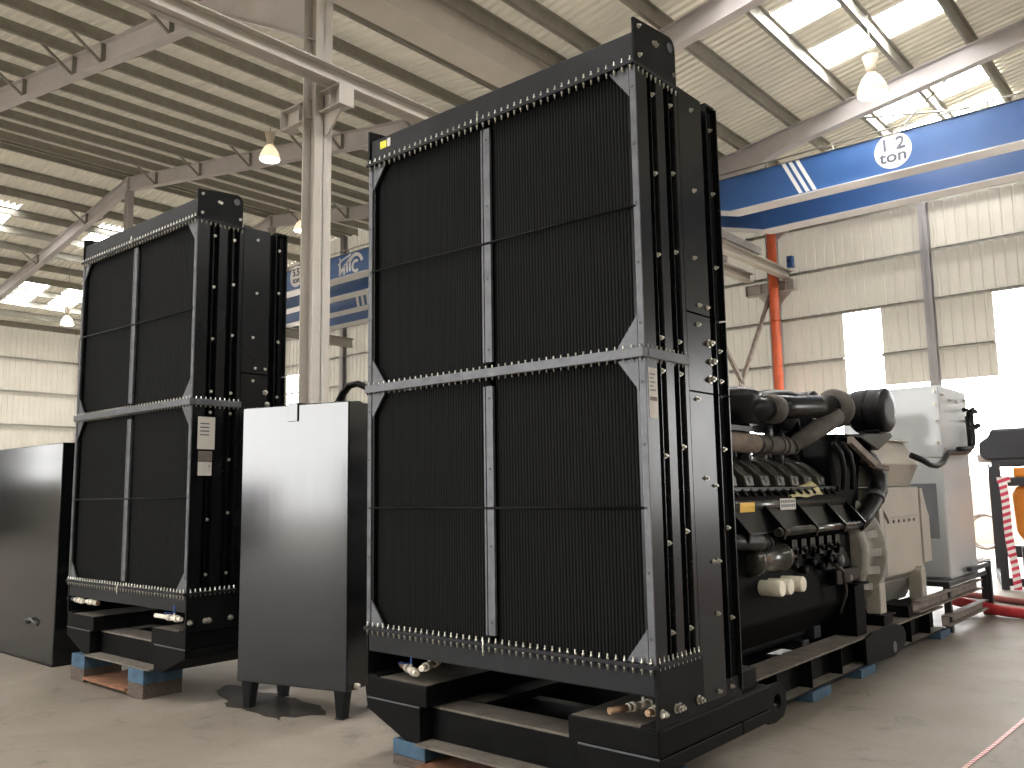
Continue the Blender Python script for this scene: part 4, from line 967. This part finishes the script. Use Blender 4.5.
cbl = MB(); path = [(-2.80, 9.75, 1.93), (-2.72, 9.85, 1.88), (-2.68, 10.0, 1.83), (-2.67, 10.2, 1.82), (-2.67, 10.45, 1.86), (-2.67, 10.6, 1.93), (-2.67, 10.72, 1.975), (-2.67, 11.0, 1.985), (-2.67, 11.4, 2.0), (-2.66, 11.62, 2.02), (-2.66, 11.70, 2.08), (-2.66, 11.71, 2.25), (-2.66, 11.68, 2.45)]
cbl.tube(path, 0.033, 10); cbl.tube([(x + 0.03, y + 0.03, z + 0.04) for x, y, z in path[7:]], 0.028, 8)
for a, b, z in ((0.14, 0.02, 0.07), (-0.12, 0.05, 0.08), (0.05, -0.1, 0.1), (0.2, 0.0, -0.12), (-0.14, 0.02, -0.15), (0.1, 0.06, -0.1)):
    cbl.tube([(-2.66, 11.70, 2.36 + z * 0.3), (-2.64, 11.70 + a * 0.5, 2.42 + z), (-2.62 + b, 11.70 + a, 2.44 + z)], [0.026, 0.022, 0.03], 8)
cbl = cbl.build('power_cable', M['rubber']); tag(cbl, 'black power cables looping along the side of the pale cabinet', 'cable')
SD = thing('cabinet_stand', 'black steel frame stand under the pale control cabinet', 'stand', (0, 0, 0))
q = MB(); q.box(-3.88, -2.70, 10.45, 12.25, 0.49, 0.545); q.build('top_frame', M['frame'], SD, 0.004)
for x in (-3.84, -2.74):
    for y in (10.5, 12.2): box(x - 0.035, x + 0.035, y - 0.035, y + 0.035, 0.0, 0.49).build('leg', M['frame'], SD)
q = MB(); q.box(-2.72, -2.66, 12.18, 12.24, 0, 0.66).bar((-2.69, 12.2, 0.62), (-2.69, 11.3, 0.62), 0.05, 0.05); q.build('side_post', M['frame'], SD)
for z, y0, y1 in ((0.36, 9.2, 11.75), (0.10, 10.2, 11.95)):
    q = MB(); q.box(-2.74, -2.728, y0, y1, z, z + 0.11).box(-2.74, -2.66, y0, y1, z, z + 0.012).box(-2.74, -2.66, y0, y1, z + 0.10, z + 0.112); q.build('channel_bar', M['channel'], SD, label='dusty brown channel bar')

# ------------------------------------------------------------------ orange engine in a black frame, hoses, tape
OF = thing('transport_frame', 'black steel frame around the orange engine by the open door', 'frame', (0, 0, 0))
fx0, fx1, fy0, fy1 = -3.62, -1.4, 15.2, 17.2
for (x, y) in ((fx0 + .02, fy1), (-3.12, fy0), (fx1, fy0), (fx1, fy1)): box(x - 0.05, x + 0.05, y - 0.05, y + 0.05, 0, 1.98).build('post', M['frame'], OF)
q = MB(); q.bar((-3.12, fy0, 1.95), (fx1, fy0, 1.95), 0.07, 0.07).bar((fx0 + .02, fy1, 1.95), (fx1, fy1, 1.95), 0.07, 0.07).bar((-3.12, fy0, 1.95), (fx0 + .02, fy1, 1.95), 0.07, 0.07).bar((fx1, fy0, 1.95), (fx1, fy1, 1.95), 0.07, 0.07); q.build('top_rail', M['frame'], OF)
q = MB(); q.bar((-3.12, fy0, 0.12), (fx1, fy0, 0.12), 0.09, 0.12).bar((fx0, fy1, 0.45), (fx1, fy1, 0.45), 0.09, 0.2).bar((-3.12, fy0, 0.1), (fx0, fy1, 0.1), 0.09, 0.12); q.build('bottom_rail', M['frame'], OF)
OE = thing('orange_engine', 'orange engine unit with black air filter inside the black frame', 'engine', (0, 0, 0))
MB().prism([(-3.05, 0.85), (-2.9, 0.62), (-1.5, 0.62), (-1.5, 1.58), (-3.0, 1.58), (-3.08, 1.45)], 'y', 15.9, 16.9).build('engine_block', M['orange'], OE, 0.05)
box(-3.02, -1.5, 15.85, 16.9, 1.72, 1.88).build('valve_cover', M['orange'], OE, 0.03); box(-3.1, -1.5, 15.8, 17.0, 1.58, 1.72).build('deck', M['frame'], OE, 0.01)
MB().prism([(-3.5, 2.1), (-3.4, 2.0), (-1.5, 2.0), (-1.5, 2.52), (-3.3, 2.52), (-3.35, 2.4), (-3.5, 2.3)], 'y', 15.9, 16.9).build('air_filter', M['frame'], OE, 0.04)
MB().box(-3.55, -3.2, 16.0, 16.4, 1.98, 2.10).tube([(-3.6, 16.2, 2.08), (-3.3, 16.2, 2.14)], 0.03, 8).build('bracket', M['pink'], OE)
box(-3.0, -1.5, 15.9, 16.9, 0.18, 0.62).build('oil_pan', M['frame'], OE, 0.03)

tp = MB(); n = 26
for k in range(n):
    def pp(i):
        u = i / n; return (-3.05 + 0.02 + 0.10 * u + 0.012 * math.sin(9*u), 15.05 - 0.04 * u, 1.72 - 1.70 * u)
    a, b = pp(k), pp(k + 1); tp.poly([(a[0] - 0.055, a[1], a[2]), (a[0] + 0.055, a[1] + 0.02, a[2]), (b[0] + 0.055, b[1] + 0.02, b[2]), (b[0] - 0.055, b[1], b[2])])
tp.box(-3.10, -2.92, 15.08, 15.14, 1.64, 1.72)
o = tp.build('barrier_tape', M['tape']); sm = o.modifiers.new('thickness', 'SOLIDIFY'); sm.thickness = 0.003
tag(o, 'red and white striped barrier tape hanging from the black frame', 'tape')
tp = MB(); pts = [(-1.50, 3.4), (-1.47, 4.3), (-1.452, 5.0), (-1.43, 5.56), (-1.40, 6.2), (-1.385, 6.7), (-1.37, 7.2), (-1.33, 7.9), (-1.25, 9.0)]
for a, b in zip(pts, pts[1:]): tp.box(0, 0.001, 0, 0.001, 0, 0.001) if False else tp.poly([(a[0] - 0.014, a[1], 0.003), (a[0] + 0.014, a[1], 0.006), (b[0] + 0.014, b[1], 0.005), (b[0] - 0.014, b[1], 0.003)])
o = tp.build('barrier_tape', M['tape2']); sm = o.modifiers.new('thickness', 'SOLIDIFY'); sm.thickness = 0.003
tag(o, 'thin red and white tape lying along the open floor', 'tape')
o = MB().tube([(-3.25, 12.3, 0.16), (-3.0, 12.1, 0.14), (-2.6, 12.05, 0.08), (-2.2, 11.95, 0.065), (-1.6, 11.9, 0.065), (-0.5, 12.1, 0.065), (1.5, 12.0, 0.065), (4.0, 11.6, 0.065), (7.5, 11.9, 0.065)], 0.065, 14).build('air_hose', M['redhose']); tag(o, 'thick bright red hose running across the floor from the cabinet stand', 'hose')
o = MB().tube([(-3.6, 13.9, 0.05), (-3.1, 13.7, 0.045), (-2.7, 13.4, 0.045), (-2.2, 13.1, 0.045), (-1.2, 13.1, 0.045), (1.0, 13.3, 0.045), (4.0, 13.0, 0.045), (7.5, 13.2, 0.045)], 0.045, 12).build('air_hose', M['darkred']); tag(o, 'thinner dark red hose on the floor by the tape end', 'hose')
def floor_patch(pts, label):
    mb = MB(); mb.prism(pts, 'z', 0.0005, 0.003); o = mb.build('oil_shade_patch', M['oil']); tag(o, label, 'floor_patch')  # oil mark that also carries the tank's contact shade as colour
random.seed(11)
floor_patch([(-6.05 + (0.62 + 0.16 * math.sin(3*a) + random.uniform(-.07, .07)) * math.cos(a) - 0.25 * math.sin(a), 3.98 + (0.30 + 0.08 * math.cos(2*a) + random.uniform(-.04, .04)) * math.sin(a)) for a in [2*PI*k/36 for k in range(36)]], 'dark patch of oil and painted tank shade on the floor behind the feet of the tank on legs')
# cable coils and pale bundles on the floor by the outside wall
for k, (x, y, r) in enumerate(((-5.35, 24.2, 0.42),)):
    ring = [(x + r * math.cos(a), y + 0.05 * math.sin(3 * a), 0.45 + r * math.sin(a)) for a in [2 * PI * i / 24 for i in range(25)]]
    ring2 = [(a + 0.06, b + 0.08, c * 0.97 + .01) for a, b, c in ring]
    o = MB().tube(ring, 0.03, 8, False).tube(ring2, 0.03, 8, False).build('cable_coil', M['channel']); tag(o, 'coil of cable leaning upright by the far open door', 'cable coil')
pl = thing('pallet', 'low timber pallet on the floor behind the control cabinet', 'pallet', (-4.9, 19.2, 0))
for k in range(5): box(-0.6 + 0.26 * k, -0.42 + 0.26 * k, -0.5, 0.5, 0.11, 0.135).build('deck_board', M['wood'], pl)
for y in (-0.45, 0, 0.45): box(-0.6, 0.62, y - 0.05, y + 0.05, 0.0, 0.11).build('runner', M['wood'], pl)
o = MB().prism([(-0.55, 0), (0.55, 0), (0.5, 0.16), (0.3, 0.22), (-0.35, 0.2), (-0.5, 0.12)], 'y', -0.42, 0.42).build('plastic_sheet', M['white'], None, 0.04); o.location = (-4.9, 19.2, 0.137)
tag(o, 'folded white sheeting lying on the timber pallet', 'sheeting')

# ------------------------------------------------------------------ light
w = bpy.data.worlds.new('sky'); sc.world = w; w.use_nodes = True
bg = w.node_tree.nodes['Background']; bg.inputs['Color'].default_value = (1.0, 0.995, 0.985, 1); bg.inputs['Strength'].default_value = 9.0
def portal(x, y, z, sx, sz, rot):
    l = bpy.data.lights.new('daylight_portal', 'AREA'); l.shape = 'RECTANGLE'; l.size = sx; l.size_y = sz; l.cycles.is_portal = True
    o = bpy.data.objects.new('daylight_portal', l); COL.objects.link(o); o.location = (x, y, z); o.rotation_euler = rot
S(box(-20.5, -15.5, YF - 1.2, YF - 0.9, 0, 2.0), 'reflection_block_left', M['vent']); S(box(-12.9, -8, YF - 1.2, YF - 0.9, 0, 2.6), 'reflection_block_right', M['vent'])  # unseen low blocks added outside to shape the opening's reflection in the tank
portal(-14.2, YF - 0.1, 2.8, 11.6, 5.6, (PI/2, 0, 0))
portal(-3.0, YG + 0.1, 3.1, 2.8, 6.2, (-PI/2, 0, 0)); portal(8.4, YG + 0.1, 3.2, 2.8, 4.0, (-PI/2, 0, 0)); portal(-8.7, YG + 0.1, 2.1, 8.6, 4.2, (-PI/2, 0, 0))
sc.view_settings.view_transform = 'Standard'; sc.view_settings.look = 'None'; sc.view_settings.gamma = 1; sc.view_settings.use_curve_mapping = False
sc.view_settings.exposure = 0.9
sc.cycles.max_bounces = 8; sc.cycles.diffuse_bounces = 5; sc.cycles.glossy_bounces = 4
sc.cycles.sample_clamp_indirect = 6
